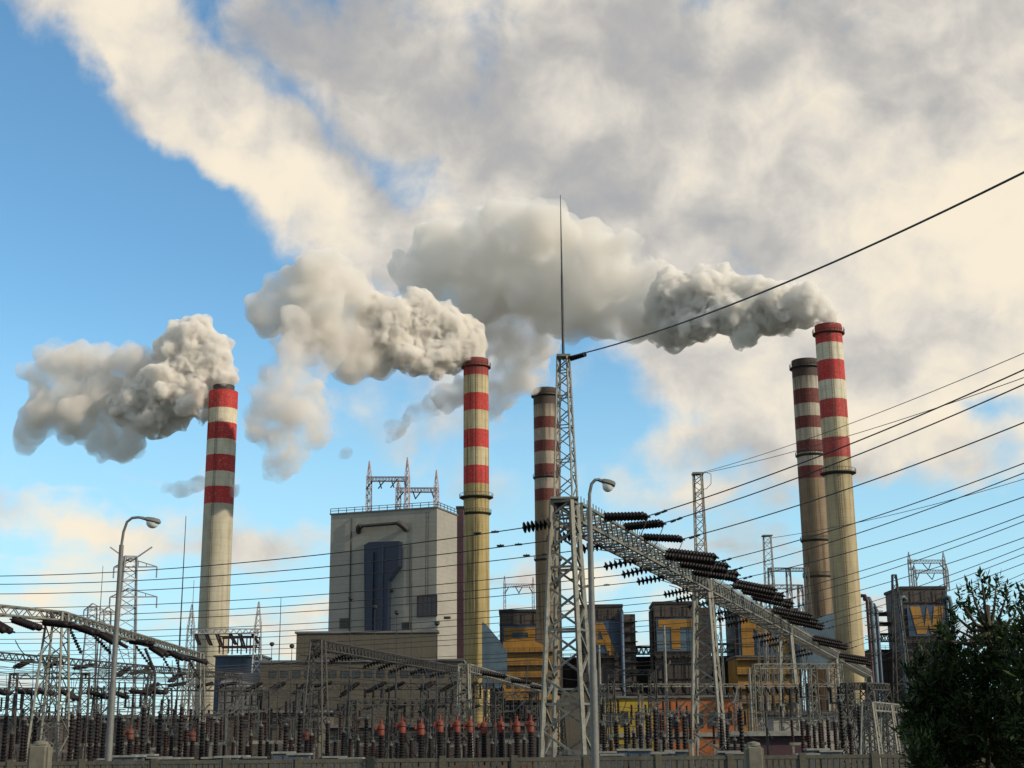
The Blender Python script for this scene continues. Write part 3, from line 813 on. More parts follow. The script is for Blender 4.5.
def letter_block(ch, x0, x1, ytop, panel, lett, label, Y=YL, side=0.0, yaw=0, depth=20, pm='blue'):
    f = flat(Y, x0, x1)
    if yaw:
        a = f.o.copy(); b_ = a + Matrix.Rotation(math.radians(yaw), 3, 'Z') @ (f.u * f.w); f = Frame(a, b_)
    h = f.hit((x0 + x1) / 2, ytop)[1]
    r = f.root('bunker_tower', label, 'bunker tower', 'bunker towers carrying big yellow letters')
    w = MB(); w.box(0, 0, 0, f.w, depth, h)
    w.build('wall', M['brown'], r)
    w = MB(); w.box(-.4, -.4, h + .003, f.w + .4, depth + .4, h + .9)
    w.build('roof', M['dark'], r)
    w = MB()
    for z in [h - 4.5 - k * 5.2 for k in range(7)]:
        w.box(-.35, -.45, z, f.w + .35, -.003, z + .3)
    for k in range(5):
        x_ = f.w * k / 4; w.box(x_ - .12, -.62, 0, x_ + .22, -.452, h - .2)
    w.build('girt', M['dark'], r)
    (u0, z1), (u1, z0) = f.hit(panel[0], panel[1]), f.hit(panel[2], panel[3])
    p = MB().box(u0, -.9, z0, u1, -.64, z1).build('panel', M[pm], r)
    for zz in (z0 + (z1 - z0) * .30, z0 + (z1 - z0) * .66):          # pipe runs and gallery across the front
        MB().tube([(-.6, -1.75, zz), (f.w + .6, -1.75, zz)], .13, 6).build('pipe', M['dark'], r)
    w = MB(); zg = z0 - 1.6; w.box(-.5, -2.2, zg, f.w + .5, -.66, zg + .25); railing(w, [(-.5, -2.15, zg + .25), (f.w + .5, -2.15, zg + .25)], 1.2, 1.8, .11); w.build('gallery', M['dark'], r)
    w = MB(); xl = f.w * .86
    for s_ in (-.35, .35): w.bar((xl + s_, -1.5, 1), (xl + s_, -1.5, h - 1), .12)
    for q_ in range(int((h - 2) / 1.2)): w.bar((xl - .35, -1.5, 1.3 + q_ * 1.2), (xl + .35, -1.5, 1.3 + q_ * 1.2), .09)
    w.build('ladder', M['steel_dark'], r)
    w = MB(); w.tube([(f.w * .2, -1.4, 2), (f.w * .2, -1.4, zg - 4), (f.w * .32, -1.4, zg - 2.5), (f.w * .32, -.5, zg - 1.5)], .55, 10); w.build('duct', M['steel_dark'], r, smooth=50)
    (u0, z1), (u1, z0) = f.hit(lett[0], lett[1]), f.hit(lett[2], lett[3])
    for q in [letter_strokes(ch)]:
        mb = MB()
        for st in q: mb.prism([(u0 + (u1 - u0) * a, -1.12, z0 + (z1 - z0) * b_) for a, b_ in st], (0, .215, 0))
        mb.build('letter', M['yellow'], p)
    return f, r, h
letter_block('P', 500, 548, 612, (502, 626, 546, 654), (504, 628, 536, 653), 'brown bunker tower with a yellow letter P, behind the yellow conveyor house')
f, r, h = letter_block('Ą', 580, 622, 607, (583, 621, 621, 653), (585, 623, 615, 651), 'brown bunker tower with a yellow slanting letter Ą on blue', yaw=-3)
w = MB(); w.box(f.w + .01, 4, 0, f.w + 4.6, 22, h - 2.2); w.build('stair_tower', M['brown'], r)
for k in range(12): MB().box(f.w + .4, 2.4, h - 5 - k * 3.4, f.w + 5.2, 3.99, h - 4.7 - k * 3.4).build('landing', M['dark'], r)
w = MB(); w.tube([(f.w - .2, -1.9, 8), (f.w - .2, -1.9, h - 3), (f.w - .2, 1, h - 1.5)], .75, 10); w.build('pipe', M['blue'], r, smooth=50)
f, r, h = letter_block('T', 654, 697, 604, (656, 619, 695, 651), (658, 620, 693, 649), 'brown bunker tower with a yellow letter T, behind the second gantry tower', pm='teal', yaw=-2)
w = MB(); w.box(f.w + .01, 3, 0, f.w + 4.6, 22, h - 1.0); w.build('stair_tower', M['dark'], r)
w = MB(); w.tube([(-.9, 1.2, 5), (-.9, 1.2, h - 2.5), (1.0, 1.2, h - .8)], .8, 10); w.build('pipe', M['dark'], r, smooth=50)
f, r, h = letter_block('N', 734, 797, 611, (737, 615, 795, 657), (740, 617, 792, 655), 'brown bunker tower with a yellow letter N, mostly behind the sloping beam')
f, r, h = letter_block('W', 903.5, 948, 589, (906, 606, 946, 636), (909, 607, 945, 634), 'brown bunker tower with a yellow letter W beside the tree', Y=YL - 25)
w = MB()
for s_, x_ in ((-1, -1.0), (1, f.w + 1.0)):
    w.tube([(x_ - s_ * 2.2, -.2, h - 3.2), (x_ - s_ * 1.2, -.9, h - 2.6), (x_ - s_ * .3, -.9, h - 2.9), (x_, -.9, h - 4.6), (x_, -.9, 3)], .7, 12)
w.build('pipe', M['teal'], r, smooth=50)
w = MB(); w.tube([(f.w + 2.2, 2, h - 6), (f.w + 2.2, 2, 3)], .5, 10); w.build('pipe', M['blue'], r, smooth=50)
for (cols, by, dep, nm) in ((((908.5, 552), (943, 552)), 560, 2.0, 'taller grey portal frame on the tower with letter W'), (((914, 566), (946, 564)), 570, 14.0, 'lower grey portal frame on the back of the tower with letter W')):
    e = f.root('roof_portal_frame', nm, RL, 'portal frames on roofs')
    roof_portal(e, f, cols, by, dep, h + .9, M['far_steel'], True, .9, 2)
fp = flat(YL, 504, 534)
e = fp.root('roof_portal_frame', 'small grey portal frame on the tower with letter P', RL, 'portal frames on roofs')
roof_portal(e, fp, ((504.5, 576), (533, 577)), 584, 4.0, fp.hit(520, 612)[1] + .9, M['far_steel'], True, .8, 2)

# dark halls and conveyor bridges linking the towers
for (x0, x1, yt, Y, lab) in ((548, 736, 658, YL + 16, 'long dark hall linking the bunker towers with letters'), (868, 906, 651, YL - 8, 'dark hall between the tallest chimney and the tower with letter W'), (440, 502, 690, YL - 40, 'dark hall at the foot of the ochre chimney')):
    f, r, h = simple_building('dark_hall', x0, x1, yt, Y, 24, 'dark', lab, 'hall', 'dark')
    w = MB(); railing(w, [(0, 0, h + .5), (f.w, 0, h + .5)], 1.2, 2.5, .12); w.build('railing', M['steel_dark'], r)
def bridge(x0, x1, yt, yb, Y, label):
    f = flat(Y, x0, x1); z1 = f.hit((x0 + x1) / 2, yt)[1]; z0 = f.hit((x0 + x1) / 2, yb)[1]
    r = f.root('conveyor_bridge', label, 'conveyor bridge', 'truss bridges between the bunker towers')
    w = MB(); lattice_beam(w, (0, 1.6, z1 - .45), (f.w, 1.6, z1 - .45), 3, z1 - z0 - .45, max(4, int(f.w / 2.2)), .35, .25); w.build('truss', M['dark'], r)
    w = MB(); w.box(-.3, -.4, z1 - .4, f.w + .3, 3.6, z1); w.build('roof', M['dark'], r)
bridge(636, 655, 646, 654, YL + 4, 'dark truss bridge between the towers with letters Ą and T')
bridge(709, 734, 643, 652, YL + 4, 'dark truss bridge between the towers with letters T and N')
bridge(874, 905, 612, 615, YL - 5, 'upper thin pipe bridge left of the tower with letter W')
bridge(876, 904, 622, 625, YL - 9, 'middle thin pipe bridge left of the tower with letter W')
bridge(880, 900, 633, 641, YL - 13, 'lowest short bridge left of the tower with letter W')

# yellow conveyor house and blue hoppers
YY = CH['C'][0].y - 12
f = flat(YY, 503, 556)
r = f.root('conveyor_house', 'yellow conveyor house with sloping roof at the foot of the brown chimney', 'conveyor house')
pp = [(503, 700), (503, 642), (512, 639), (532, 640), (548, 647), (556, 656), (556, 700)]
w = MB(); w.prism([(u, 0, max(0, z)) for u, z in (f.hit(x, y) for x, y in pp)], (0, 10, 0)); w.build('wall', M['yellow'], r)
w = MB()
for y in (653, 666, 678):
    (u0, z), (u1, _) = f.hit(503, y), f.hit(556, y)
    w.box(u0 - .3, -1.5, z, u1 + .3, -.003, z + .2); railing(w, [(u0, -1.4, z + .2), (u1, -1.4, z + .2)], 1.2, 1.6, .12)
w.build('walkway', M['dark'], r)
windows(f, r, [(507 + i * 8, 511 + i * 8, 683, 688) for i in range(6)])
f = flat(CH['B'][0].y - 20, 482, 506)
r = f.root('hopper', 'pale blue sloping hopper right of the ochre chimney foot', 'hopper', 'pale blue hoppers')
w = MB(); w.prism([(u, 0, z) for u, z in (f.hit(x, y) for x, y in ((482, 688), (482, 622), (486, 624), (500, 641), (507, 652), (507, 672), (500, 688)))], (0, 6, 0)); w.build('shell', M['teal'], r)
w = MB()
for x in (484, 503):
    u, z = f.hit(x, 690)
    for y_ in (.5, 5.5): w.bar((u, y_, 0), (u, y_, z), .5)
w.build('leg', M['steel_dark'], r)
f = flat(CH['E'][0].y - 14, 800, 836)
r = f.root('hopper', 'pale blue sloping hopper in front of the overlapping chimneys', 'hopper', 'pale blue hoppers')
w = MB(); w.prism([(u, 0, z) for u, z in (f.hit(x, y) for x, y in ((803, 668), (801, 632), (806, 626), (828, 614), (834, 613), (835, 650), (830, 668)))], (0, 7, 0)); w.build('shell', M['teal'], r)
w = MB()
for x in (805, 830):
    u, z = f.hit(x, 668)
    for y_ in (.5, 6.5): w.bar((u, y_, 0), (u, y_, z), .5)
w.build('leg', M['steel_dark'], r)
# pipes right of the tallest chimney
f = flat(CH['E'][0].y + 7, 865, 880)
r = f.root('pipe_stack', 'blue and brown pipe stack right of the tallest chimney', 'pipes')
for k, (x, yt, m_, rr) in enumerate(((867, 597, 'maroon', .55), (871, 600, 'teal', .7), (876, 606, 'blue', .55))):
    u, z = f.hit(x, yt); w = MB()
    w.tube([(u - 1.6, 1.5, z + .5), (u - .5, .4, z + .4), (u, 0, z - 1.0), (u, 0, 0)], rr, 10); w.build('pipe', M[m_], r, smooth=50)
w = MB()
for y in (612, 626, 640, 654):
    (u0, z), (u1, _) = f.hit(864, y), f.hit(882, y); w.box(u0, -1.2, z, u1, -1.0, z + .25)
    w.box(u0, -1.2, z + 1.1, u1, -1.1, z + 1.2)
w.build('brace', M['steel_dark'], r)

f, r, h = simple_building('coal_house', 735, 797, 657, YL - 60, 18, 'yellow', 'large yellow house below the letter N, behind gantry columns')
w = MB()
for k in range(4):
    z = h - 1 - k * 4.2; w.box(-.4, -1.6, z, f.w + .3, -.003, z + .25); railing(w, [(-.3, -1.5, z + .25), (f.w, -1.5, z + .25)], 1.2, 1.4, .1)
w.build('walkway', M['dark'], r)
# yellow and orange shed
f = flat(235, 600, 738); h = f.hit(660, 698)[1]
r = f.root('painted_shed', 'long low shed painted lemon yellow and orange behind black posts', 'shed')
us = f.hit(652, 700)[0]; ux = f.hit(666, 700)[0]
w = MB(); w.box(0, 0, 0, us, 14, h); w.build('wall', M['lemon'], r)
w = MB(); w.box(us + .004, 0, 0, f.w, 14, h); w.build('wall', M['orange'], r)
w = MB(); w.box(-.5, -.5, h + .003, f.w + .5, 14.5, h + .35); w.build('roof', M['roof'], r)
w = MB()
(_, zb0), (_, zb1) = f.hit(660, 737), f.hit(660, 733)
w.box(-.2, -.4, zb0, f.w + .2, -.003, zb1); w.build('base_band', M['steel_pale'], r)
windows(f, r, [(607 + i * 15, 613 + i * 15, 712, 726) for i in range(3)] + [(657 + i * 13, 664 + i * 13, 713, 727) for i in range(6)])
f, r, h = simple_building('relay_house', 768, 886, 715, 210, 14, 'beige', 'low pale relay house behind the right gantry columns', roofm='steel_dark', over=.6)
windows(f, r, [(800 + i * 16, 806 + i * 16, 722, 729) for i in range(5)])
f, r, h = simple_building('control_kiosk', 728, 800, 736, 150, 6, 'maroon', 'small dark red kiosk with pale roof behind the concrete pillar', roofm='steel_pale', over=.8)
f, r, h = simple_building('cable_house', 560, 620, 690, YL - 110, 14, 'beige_low', 'small pale cable house behind the tall lattice tower', over=.5)
for (x0, x1, yt, Y, m_, lab) in ((-40, 62, 719, 230, 'brown', 'low pale shed behind the far left gantry'), (70, 132, 718, 260, 'dark', 'low brown shed behind the left street lamp'), (140, 214, 719, 240, 'dark', 'low dark shed at the foot of the lone left chimney'),
        (330, 545, 727, 215, 'brown', 'long low brown shed behind the red topped breakers')):
    f, r, h = simple_building('yard_shed', x0, x1, yt, Y, 10, m_, lab, 'shed', over=.5)
    windows(f, r, [(x0 + 6 + i * 13, x0 + 11 + i * 13, yt + 6, yt + 12) for i in range(int((x1 - x0) / 13) - 1)])

# ------------------------------------------------------------------ far woods
def leaf_material(name, c1, c2, trans=.25):
    m = bpy.data.materials.new(name); m.use_nodes = True
    n = NB(m.node_tree); pb = m.node_tree.nodes['Principled BSDF']
    gi = n.n('ShaderNodeNewGeometry')
    o = n.mix(gi.outputs['Random Per Island'], c1, c2)
    n.link(o, pb.inputs['Base Color']); pb.inputs['Roughness'].default_value = .6; pb.inputs['Specular IOR Level'].default_value = .22
    tr = n.n('ShaderNodeBsdfTranslucent'); n.link(o, tr.inputs[0])
    mx = n.n('ShaderNodeMixShader'); mx.inputs[0].default_value = trans
    n.link(pb.outputs[0], mx.inputs[1]); n.link(tr.outputs[0], mx.inputs[2])
    n.link(mx.outputs[0], m.node_tree.nodes['Material Output'].inputs[0])
    return m
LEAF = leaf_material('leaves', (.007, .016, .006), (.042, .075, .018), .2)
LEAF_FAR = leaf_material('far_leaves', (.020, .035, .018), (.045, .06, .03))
w = MB(); r_ = random.Random(3)
for i in range(9000):
    x = r_.uniform(-420, 420); y = r_.uniform(640, 700)
    hh = 7 + 5 * noise.noise(Vector((x * .02, 3, 0))) + 3 * noise.noise(Vector((x * .09, 9, 0)))
    z = r_.uniform(0, 1) ** .7 * max(3, hh)
    s_ = r_.uniform(.7, 1.7); k = len(w.v)
    d1 = Vector((r_.gauss(0, 1), r_.gauss(0, 1), r_.gauss(0, 1))).normalized() * s_
    d2 = d1.cross(Vector((r_.gauss(0, 1), r_.gauss(0, 1), r_.gauss(0, 1)))).normalized() * s_
    c = Vector((x, y, z))
    w.v += [tuple(c - d1 - d2), tuple(c + d1 - d2), tuple(c + d1 + d2), tuple(c - d1 + d2)]; w.face((k, k + 1, k + 2, k + 3))
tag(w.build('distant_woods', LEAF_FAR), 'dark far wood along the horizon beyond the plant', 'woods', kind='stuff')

# ------------------------------------------------------------------ insulators
def disc_string(n, L, R, core=.05):
    """strain string along +X: cap-and-pin discs between two end fittings"""
    mb = MB(); prof = [(.04, 0), (.04, L * .015)]
    a, b_ = L * .02, L * .985
    p = (b_ - a) / n
    for k in range(n):
        z = a + k * p
        prof += [(core, z), (R * .55, z + p * .12), (R, z + p * .42), (R * .96, z + p * .55), (core * 1.6, z + p * .66), (core, z + p * .98)]
    prof += [(.04, L * .95), (.04, L)]
    mb.lathe(prof, 10)
    mb.v = [(z, x, y) for x, y, z in mb.v]
    return mb.mesh('disc_string', M['porcelain'], smooth=45)
def rod_string(n, L, R):
    """pair of close-ribbed strings between yokes"""
    mb = MB()
    for s_ in (-1, 1):
        prof = [(.05, L * .04)]; a, b_ = L * .05, L * .95; p = (b_ - a) / n
        for k in range(n): z = a + k * p; prof += [(R * .72, z), (R, z + p * .4), (R * .72, z + p * .9)]
        prof.append((.05, L * .96))
        mb.lathe(prof, 8, (0, s_ * R * 1.15, 0))
    mb.v = [(z, y, x) for x, y, z in mb.v]
    mb.box(0, -R * 2, -.05, L * .05, R * 2, .05); mb.box(L * .95, -R * 2, -.05, L, R * 2, .05)
    return mb.mesh('rod_string', M['porcelain'], smooth=40)
DISC = disc_string(7, 2.0, .36, .07)
ROD = rod_string(15, 3.0, .31)
THICK = rod_string(12, 3.0, .28)
SMALLROD = rod_string(13, 2.2, .15)
SMALL = disc_string(9, 1.6, .17, .05)
NAMES = {}
def string(me, a, b_, label, group, L):
    a, b_ = Vector(a), Vector(b_); d = b_ - a
    o = link_mesh('insulator_string', me)
    o.location = a; o.rotation_mode = 'QUATERNION'; o.rotation_quaternion = d.to_track_quat('X', 'Z')
    o.scale = (d.length / L, 1, 1)
    return tag(o, label, 'insulator', group)
def span_pts(a, b_, sag, n=14):
    a, b_ = Vector(a), Vector(b_)
    return [a + (b_ - a) * (k / n) - Vector((0, 0, sag * 4 * (k / n) * (1 - k / n))) for k in range(n + 1)]
def wire(a, b_, sag, r, label, group, cat='power line', m='wire', n=14, name='power_line', clamp=False):
    a = Vector(a); mb = MB()
    mb.tube([p - a for p in span_pts(a, b_, sag, n)], r, 5)
    if clamp:
        for t in (.03, .05):
            p = (Vector(b_) - a) * t; d = (Vector(b_) - a).normalized()
            mb.bar(p - d * .25 - Vector((0, 0, .12)), p + d * .25 - Vector((0, 0, .12)), .12); mb.bar(p, p - Vector((0, 0, .12)), .05)
    o = mb.build(name, M[m], None, smooth=True, loc=a)
    return tag(o, label, cat, group)

# ------------------------------------------------------------------ main sloping gantry
Y1 = 85
T1 = at(566, 503, Y1); zb = T1.z
Tend = at_z(868, 672, zb)
bd = (Tend - T1); bd.z = 0; BL = bd.length; bd.normalize(); bs = Vector((bd.y, -bd.x, 0))     # bs: to the right of the run
def on_beam(px):
    """distance along the girder axis where it crosses picture column px"""
    d = ray(px, 600); n_ = Vector((d.y, -d.x))            # vertical plane through the eye
    return -(T1.x * n_.x + T1.y * n_.y) / (bd.x * n_.x + bd.y * n_.y)
def bp(s, a=0.0, z=0.0): return T1 + bd * s + bs * a + Vector((0, 0, z))
mg = empty('switchyard_gantry', (T1.x, T1.y, 0), 'huge pale lattice gantry whose long beam slopes down into the distance', 'gantry', 'lattice gantries of the switchyard')
TW = [on_beam(x) for x in (566, 703, 784, 829, 858)]; TW[-1] = BL
for k, s in enumerate(TW):
    mb = MB(); c = bp(s)
    lattice_column(mb, (c.x, c.y), (bs.x, bs.y), (bd.x, bd.y), 2.75, 1.25, 0, zb - (.05 if k else .0), 13, .24, .13)
    for a in (-1, 1):
        for b2 in (-1, 1):
            q = c + bs * (a * 1.375) + bd * (b2 * 1.375); mb.box(q.x - .3, q.y - .3, 0, q.x + .3, q.y + .3, .35)
    mb.box(c.x - .85, c.y - .85, zb + .08, c.x + .85, c.y + .85, zb + .2)
    bw(mb, 'column', M['steel'], mg)
for s0, s1 in zip(TW[:-1], TW[1:]):
    mb = MB(); n_ = max(8, int((s1 - s0) / 1.5))
    lattice_beam(mb, bp(s0 + .9, 0, -.02), bp(s1 - .9, 0, -.02), 1.7, 1.15, n_, .17, .08)
    for k in range(n_ * 2):                                 # hand rail stubs and hangers on the top chord
        q = bp(s0 + 1 + (s1 - s0 - 2) * k / (n_ * 2), .8, 0); mb.bar(q, q + Vector((0, 0, .45)), .06)
    bw(mb, 'beam', M['steel'], mg)
# lattice lightning masts on the first two towers, and a free one behind
def mast(root, c, w0, w1, z0, z1, n, rod=None, leg=.1, br=.06):
    mb = MB(); lattice_column(mb, (c.x, c.y), (bs.x, bs.y), (bd.x, bd.y), w0, w1, z0, z1, n, leg, br)
    mb.box(c.x - w1 * .7, c.y - w1 * .7, z1 - .06, c.x + w1 * .7, c.y + w1 * .7, z1 + .1)
    bw(mb, 'lightning_mast', M['steel'], root)
    if rod:
        mb = MB(); c0 = Vector((c.x, c.y, z1 + .1)); c1 = Vector((c.x, c.y, z1 + (rod - z1) * .5)); c2 = Vector((c.x, c.y, rod))
        mb.tube([c0, c1], .09, 8, r2=.075); mb.tube([c1, c2], .06, 8, r2=.02)
        bw(mb, 'lightning_rod', M['wire'], root)
zm = at(566, 357, Y1).z; zr = at(562, 195, Y1).z
mast(mg, T1, 1.15, .62, zb + .2, zm, 14, zr)
c2 = bp(TW[1]); z2 = at(696, 474, c2.y).z
mast(mg, c2, 1.0, .75, zb + .2, z2, 12)
p3 = at(767, 536, 215)
m3 = empty('lightning_mast', (p3.x, p3.y, 0), 'slim free standing lattice mast between the second tower and the chimneys', 'mast')
mast(m3, p3, 2.4, 1.1, 0, p3.z, 22)

# strain strings and lines
GL, GR = 'insulator strings on the near side of the sloping beam', 'thick insulator strings on the far side of the sloping beam'
LW, RW = 'lines running left from the sloping beam', 'lines running right from the sloping beam'
ldir = Vector((-.955, .297, 0))
left = [((551, 523), (522, 528)), ((575, 535), (546, 541)), ((603, 545), (573, 551)), ((637, 560), (603, 567)), ((652, 568), (621, 575)), ((665, 577), (636, 582)), ((689, 590), (663, 595)), ((700, 595), (675, 600.5)), ((712, 602), (687, 607)), ((733, 610), (710, 615)), ((740, 615), (717, 620)), ((748, 620), (726, 625)), ((772, 634), (752, 638)), ((780, 638), (760, 642)), ((788, 642), (768, 646)), ((806, 650), (786, 654)), ((813, 653), (793, 657))]
ends_left = [572, 579.5, 589.6, 604, 613, 619, 629, 636, 640, 648, 652, 657, 664, 668, 672, 676, 680]
for k, ((x0, y0), (x1, y1)) in enumerate(left):
    s = on_beam(x0 + 6); a = bp(s, -.9, -.6)
    a = at(x0, y0, a.y); e = at(x1, y1, a.y + .55)
    string(DISC, a, e, 'dark disc insulator string on near side of sloping beam, %s from its high end' % nth(k), GL, 2.0)
    if k > 1 or k == 0:
        mb = MB()
    q = bp(s, -.86, -.1); mb2 = MB(); mb2.bar(Vector((0, 0, 0)), a - q, .07)
    far = at(-120, ends_left[k] + 2.5, e.y + 36)
    wire(e, far, 1.1 + .02 * k, .034, 'black line running left from the %s disc string of the sloping beam' % nth(k), LW, clamp=k < 6, n=20)
right = [((603, 517), (648, 516)), ((624, 527), (664, 523)), ((643, 537), (683, 539)),
         ((664, 556), (716, 562)), ((679, 564), (728, 571)), ((692, 572), (738, 579)),
         ((731, 585), (776, 594)), ((741, 591), (784, 600)), ((751, 597), (793, 607)),
         ((772, 611), (812, 619)), ((780, 616), (818, 624)), ((788, 621), (824, 629)),
         ((812, 639), (842, 645)), ((818, 643), (848, 649)), ((838, 656), (868, 661)), ((844, 660), (872, 665))]
ends_right = [363, 378, 419, 461, 470, 497, 513, 519, 537, 544, 551, 561, 567, 573, 580, 588]
for k, ((x0, y0), (x1, y1)) in enumerate(right):
    s = on_beam(x0 - 8); Yr = bp(s, .9).y
    a = at(x0, y0, Yr); e = at(x1, y1, Yr - 1.2)
    string(THICK if k < 3 else ROD, a, e, 'thick ribbed insulator string on far side of sloping beam, %s from its high end' % nth(k), GR, 3.0)
    if k >= 3:                                              # double tier
        up = Vector((.25, .5, .42))
        string(ROD, a + up, e + up, 'upper ribbed insulator string lying over the %s far side string of the sloping beam' % nth(k), GR, 3.0)
    far = at(1090, ends_right[k] - (1090 - 1024) * .36, Yr * .58 + 10)
    wire(e, far, .5, .04 if k < 3 else .035, 'black line running right from the %s thick string of the sloping beam' % nth(k), RW, clamp=True, n=20)
    if k < 9:
        # drooping jumper under the girder
        lo = bp(s + 1.0, -.3, -1.9); pts = [e + Vector((0, 0, -.1)), e + (lo - e) * .3 + Vector((0, 0, -1.3)), lo]
        mb = MB(); o_ = e.copy()
        mb.tube([p - o_ for p in [pts[0], pts[0] * .55 + pts[1] * .45 + Vector((0, 0, -.3)), pts[1], pts[1] * .5 + pts[2] * .5 + Vector((0, 0, -.3)), pts[2]]], .03, 5)
        tag(mb.build('jumper', M['wire'], None, smooth=True, loc=o_), 'black jumper drooping from the %s thick string of the sloping beam' % nth(k), 'jumper cable', 'jumpers under the sloping beam')
# earth wires from the masts
wire(at(568, 357, Y1), at(1100, 134, 40), .8, .045, 'single black wire rising right from the tall mast top', None, n=24)
s1 = at(571, 362, Y1 - .3); string(SMALL, at(570, 359, Y1), at(586, 354, Y1 - 1), 'slim insulator at the tall mast top', None, 1.6)
for k, (y0, y1) in enumerate(((472, 346), (473, 374))):
    wire(at(704, y0, c2.y), at(1110, y1 - 28 * (1 if k else 1.1), 70), .6, .026, ['upper thin wire running right from the second tower mast', 'lower thin wire running right from the second tower mast'][k], 'thin wires from the second tower mast', n=20)
wire(at(771, 538, 215), at(1100, 455, 150), 1.0, .04, 'thin wire running right from the free standing mast', None, n=16)
mb = MB(); q0 = at(704, 472, c2.y); mb.tube([Vector((0, 0, 0))] + [at(x, y, c2.y) - q0 for x, y in ((711, 474), (711, 484), (706, 489), (702, 489))], .03, 5)
tag(mb.build('jumper', M['wire'], None, loc=q0), 'small wire loop at the second tower mast top', 'jumper cable')

# ------------------------------------------------------------------ other gantries
GG = 'lattice gantries of the switchyard'
def portal(pts, z, label, w=1.3, bwid=1.1, bh_=.9, m='steel', cw=None, leg=.15, br=.085, cols=None, panels=9):
    """pts: ground positions in line; columns at each unless cols says otherwise"""
    e = empty('switchyard_gantry', (pts[0].x, pts[0].y, 0), label, 'gantry', GG)
    d = (pts[-1] - pts[0]); d.z = 0; d.normalize(); s_ = Vector((-d.y, d.x, 0))
    for k, p in enumerate(pts):
        if cols is not None and k not in cols: continue
        mb = MB(); lattice_column(mb, (p.x, p.y), (s_.x, s_.y), (d.x, d.y), cw or w * 1.5, w * .8, 0, z - .04, panels, leg, br)
        bw(mb, 'column', M[m], e)
    for a, b_ in zip(pts[:-1], pts[1:]):
        mb = MB(); A = Vector((a.x, a.y, z)); B = Vector((b_.x, b_.y, z))
        lattice_beam(mb, A, B, bwid, bh_, max(6, int((B - A).length / 1.3)), leg * .85, br * .85)
        bw(mb, 'beam', M[m], e)
    return e
def row(p0, p1, n): return [p0 + (p1 - p0) * (k / (n - 1)) for k in range(n)]
rs_ = random.Random(5)
def strings_along(a, b_, z, n, dirv, label, group, me=None, L=1.6, drop=.35, length=1.7, loops=None):
    """strain strings fanned off a beam towards dirv; loops names the slack jumpers between their ends"""
    me = me or SMALL
    a, b_ = Vector((a.x, a.y, z)), Vector((b_.x, b_.y, z))
    dv = Vector(dirv).normalized(); ends = []
    for k in range(n):
        p = a + (b_ - a) * ((k + .6 + rs_.uniform(-.22, .22)) / (n + .2))
        q = Matrix.Rotation(rs_.uniform(-.35, .35), 3, 'Z') @ dv
        e = p + q * length * rs_.uniform(.85, 1.1) - Vector((0, 0, drop * rs_.uniform(.4, 2.2)))
        string(me, p, e, label % nth(k), group, L); ends.append(e)
    if loops:
        for k, (e, f) in enumerate(zip(ends[:-1], ends[1:])):
            if rs_.random() < .25: continue
            g = f if rs_.random() < .6 else e + Vector((rs_.uniform(-2, 2), rs_.uniform(-2, 2), -rs_.uniform(2, 4)))
            wire(e, g, rs_.uniform(.5, 1.6), .03, 'slack black jumper loop %s, loop after its %s string' % (loops, nth(k)), 'jumper loops under the gantries', 'jumper cable', n=8, name='jumper')
zl = at(58, 612, 110).z
L0, L1 = at(58, 612, 110), at_z(197, 653, zl)
Lm = at_z(-95, 596, zl)
portal([Lm, L0, L1], zl, 'pale lattice gantry at the far left, its beam running off the frame', 1.5, 1.0, .65, 'steel', cw=2.6, leg=.15, br=.07)
strings_along(Lm + (L0 - Lm) * .35, L0, zl - .9, 3, (.75, -.6, 0), 'thick dark string under the far left gantry, %s from the frame edge', 'strings under the far left gantry', THICK, 3.0, .6, 2.8)
strings_along(L0, L1, zl - .7, 6, (.9, -.35, 0), 'thick dark string along the receding left beam, %s from its tower', 'strings along the receding left beam', THICK, 3.0, .5, 2.6, 'on the receding left beam')
strings_along(L0, L1, zl - 1.0, 8, (.35, .9, 0), 'slim dark string hanging below the receding left beam, %s from its tower', 'slim strings below the receding left beam', SMALL, 1.6, 1.2, 2.2, 'below the receding left beam')
zc = at(318, 640, 150).z
C0, C1 = at(318, 640, 150), at_z(455, 667, zc)
portal([C0, C1], zc, 'grey lattice gantry in front of the boiler house', 1.5, 1.3, 1.0, 'steel_dark', cw=2.5)
strings_along(C0, C1, zc - .8, 9, (-.95, .1, 0), 'dark string left of the gantry before the boiler house, %s from its left tower', 'strings on the gantry before the boiler house', DISC, 2.0, .5, 2.6, 'before the boiler house')
za = at(472, 664, 135).z
A0, A1 = at(464, 665, 135), at_z(549, 689, za)
portal([A0, A1], za, 'pale lattice gantry left of the tall lattice tower', 1.1, 1.0, .7, 'steel', cw=1.5, leg=.14, cols=(0,))
strings_along(A0, A1, za - .4, 4, (.9, -.2, 0), 'dark string along the short pale beam, %s from its column', 'strings along the short pale beam', THICK, 3.0, .4, 2.8)
zq = at(315, 682, 190).z
Q = [at_z(x, 684 - (x - 315) * .004, zq) for x in (150, 255, 345, 425, 490)]
portal(Q, zq, 'long grey gantry row crossing behind the left yard', 1.2, 1.0, .8, 'steel_dark', leg=.13)
strings_along(Q[0], Q[-1], zq + .2, 14, (-.8, -.6, 0), 'dark string on the long crossing gantry, %s from its left end', 'strings on the long crossing gantry', THICK, 3.0, .9, 2.7, 'on the long crossing gantry')
zw = at(400, 706, 235).z
Wp = [at_z(x, 706, zw) for x in (310, 400, 490, 560)]
portal(Wp, zw, 'lower grey gantry row behind the red topped breakers', 1.1, .9, .7, 'steel_dark', leg=.12)
strings_along(Wp[0], Wp[-1], zw + .1, 10, (-.85, -.5, 0), 'small dark string on the lower gantry row, %s from its left end', 'strings on the lower gantry row', THICK, 3.0, .6, 2.4, 'on the lower gantry row')
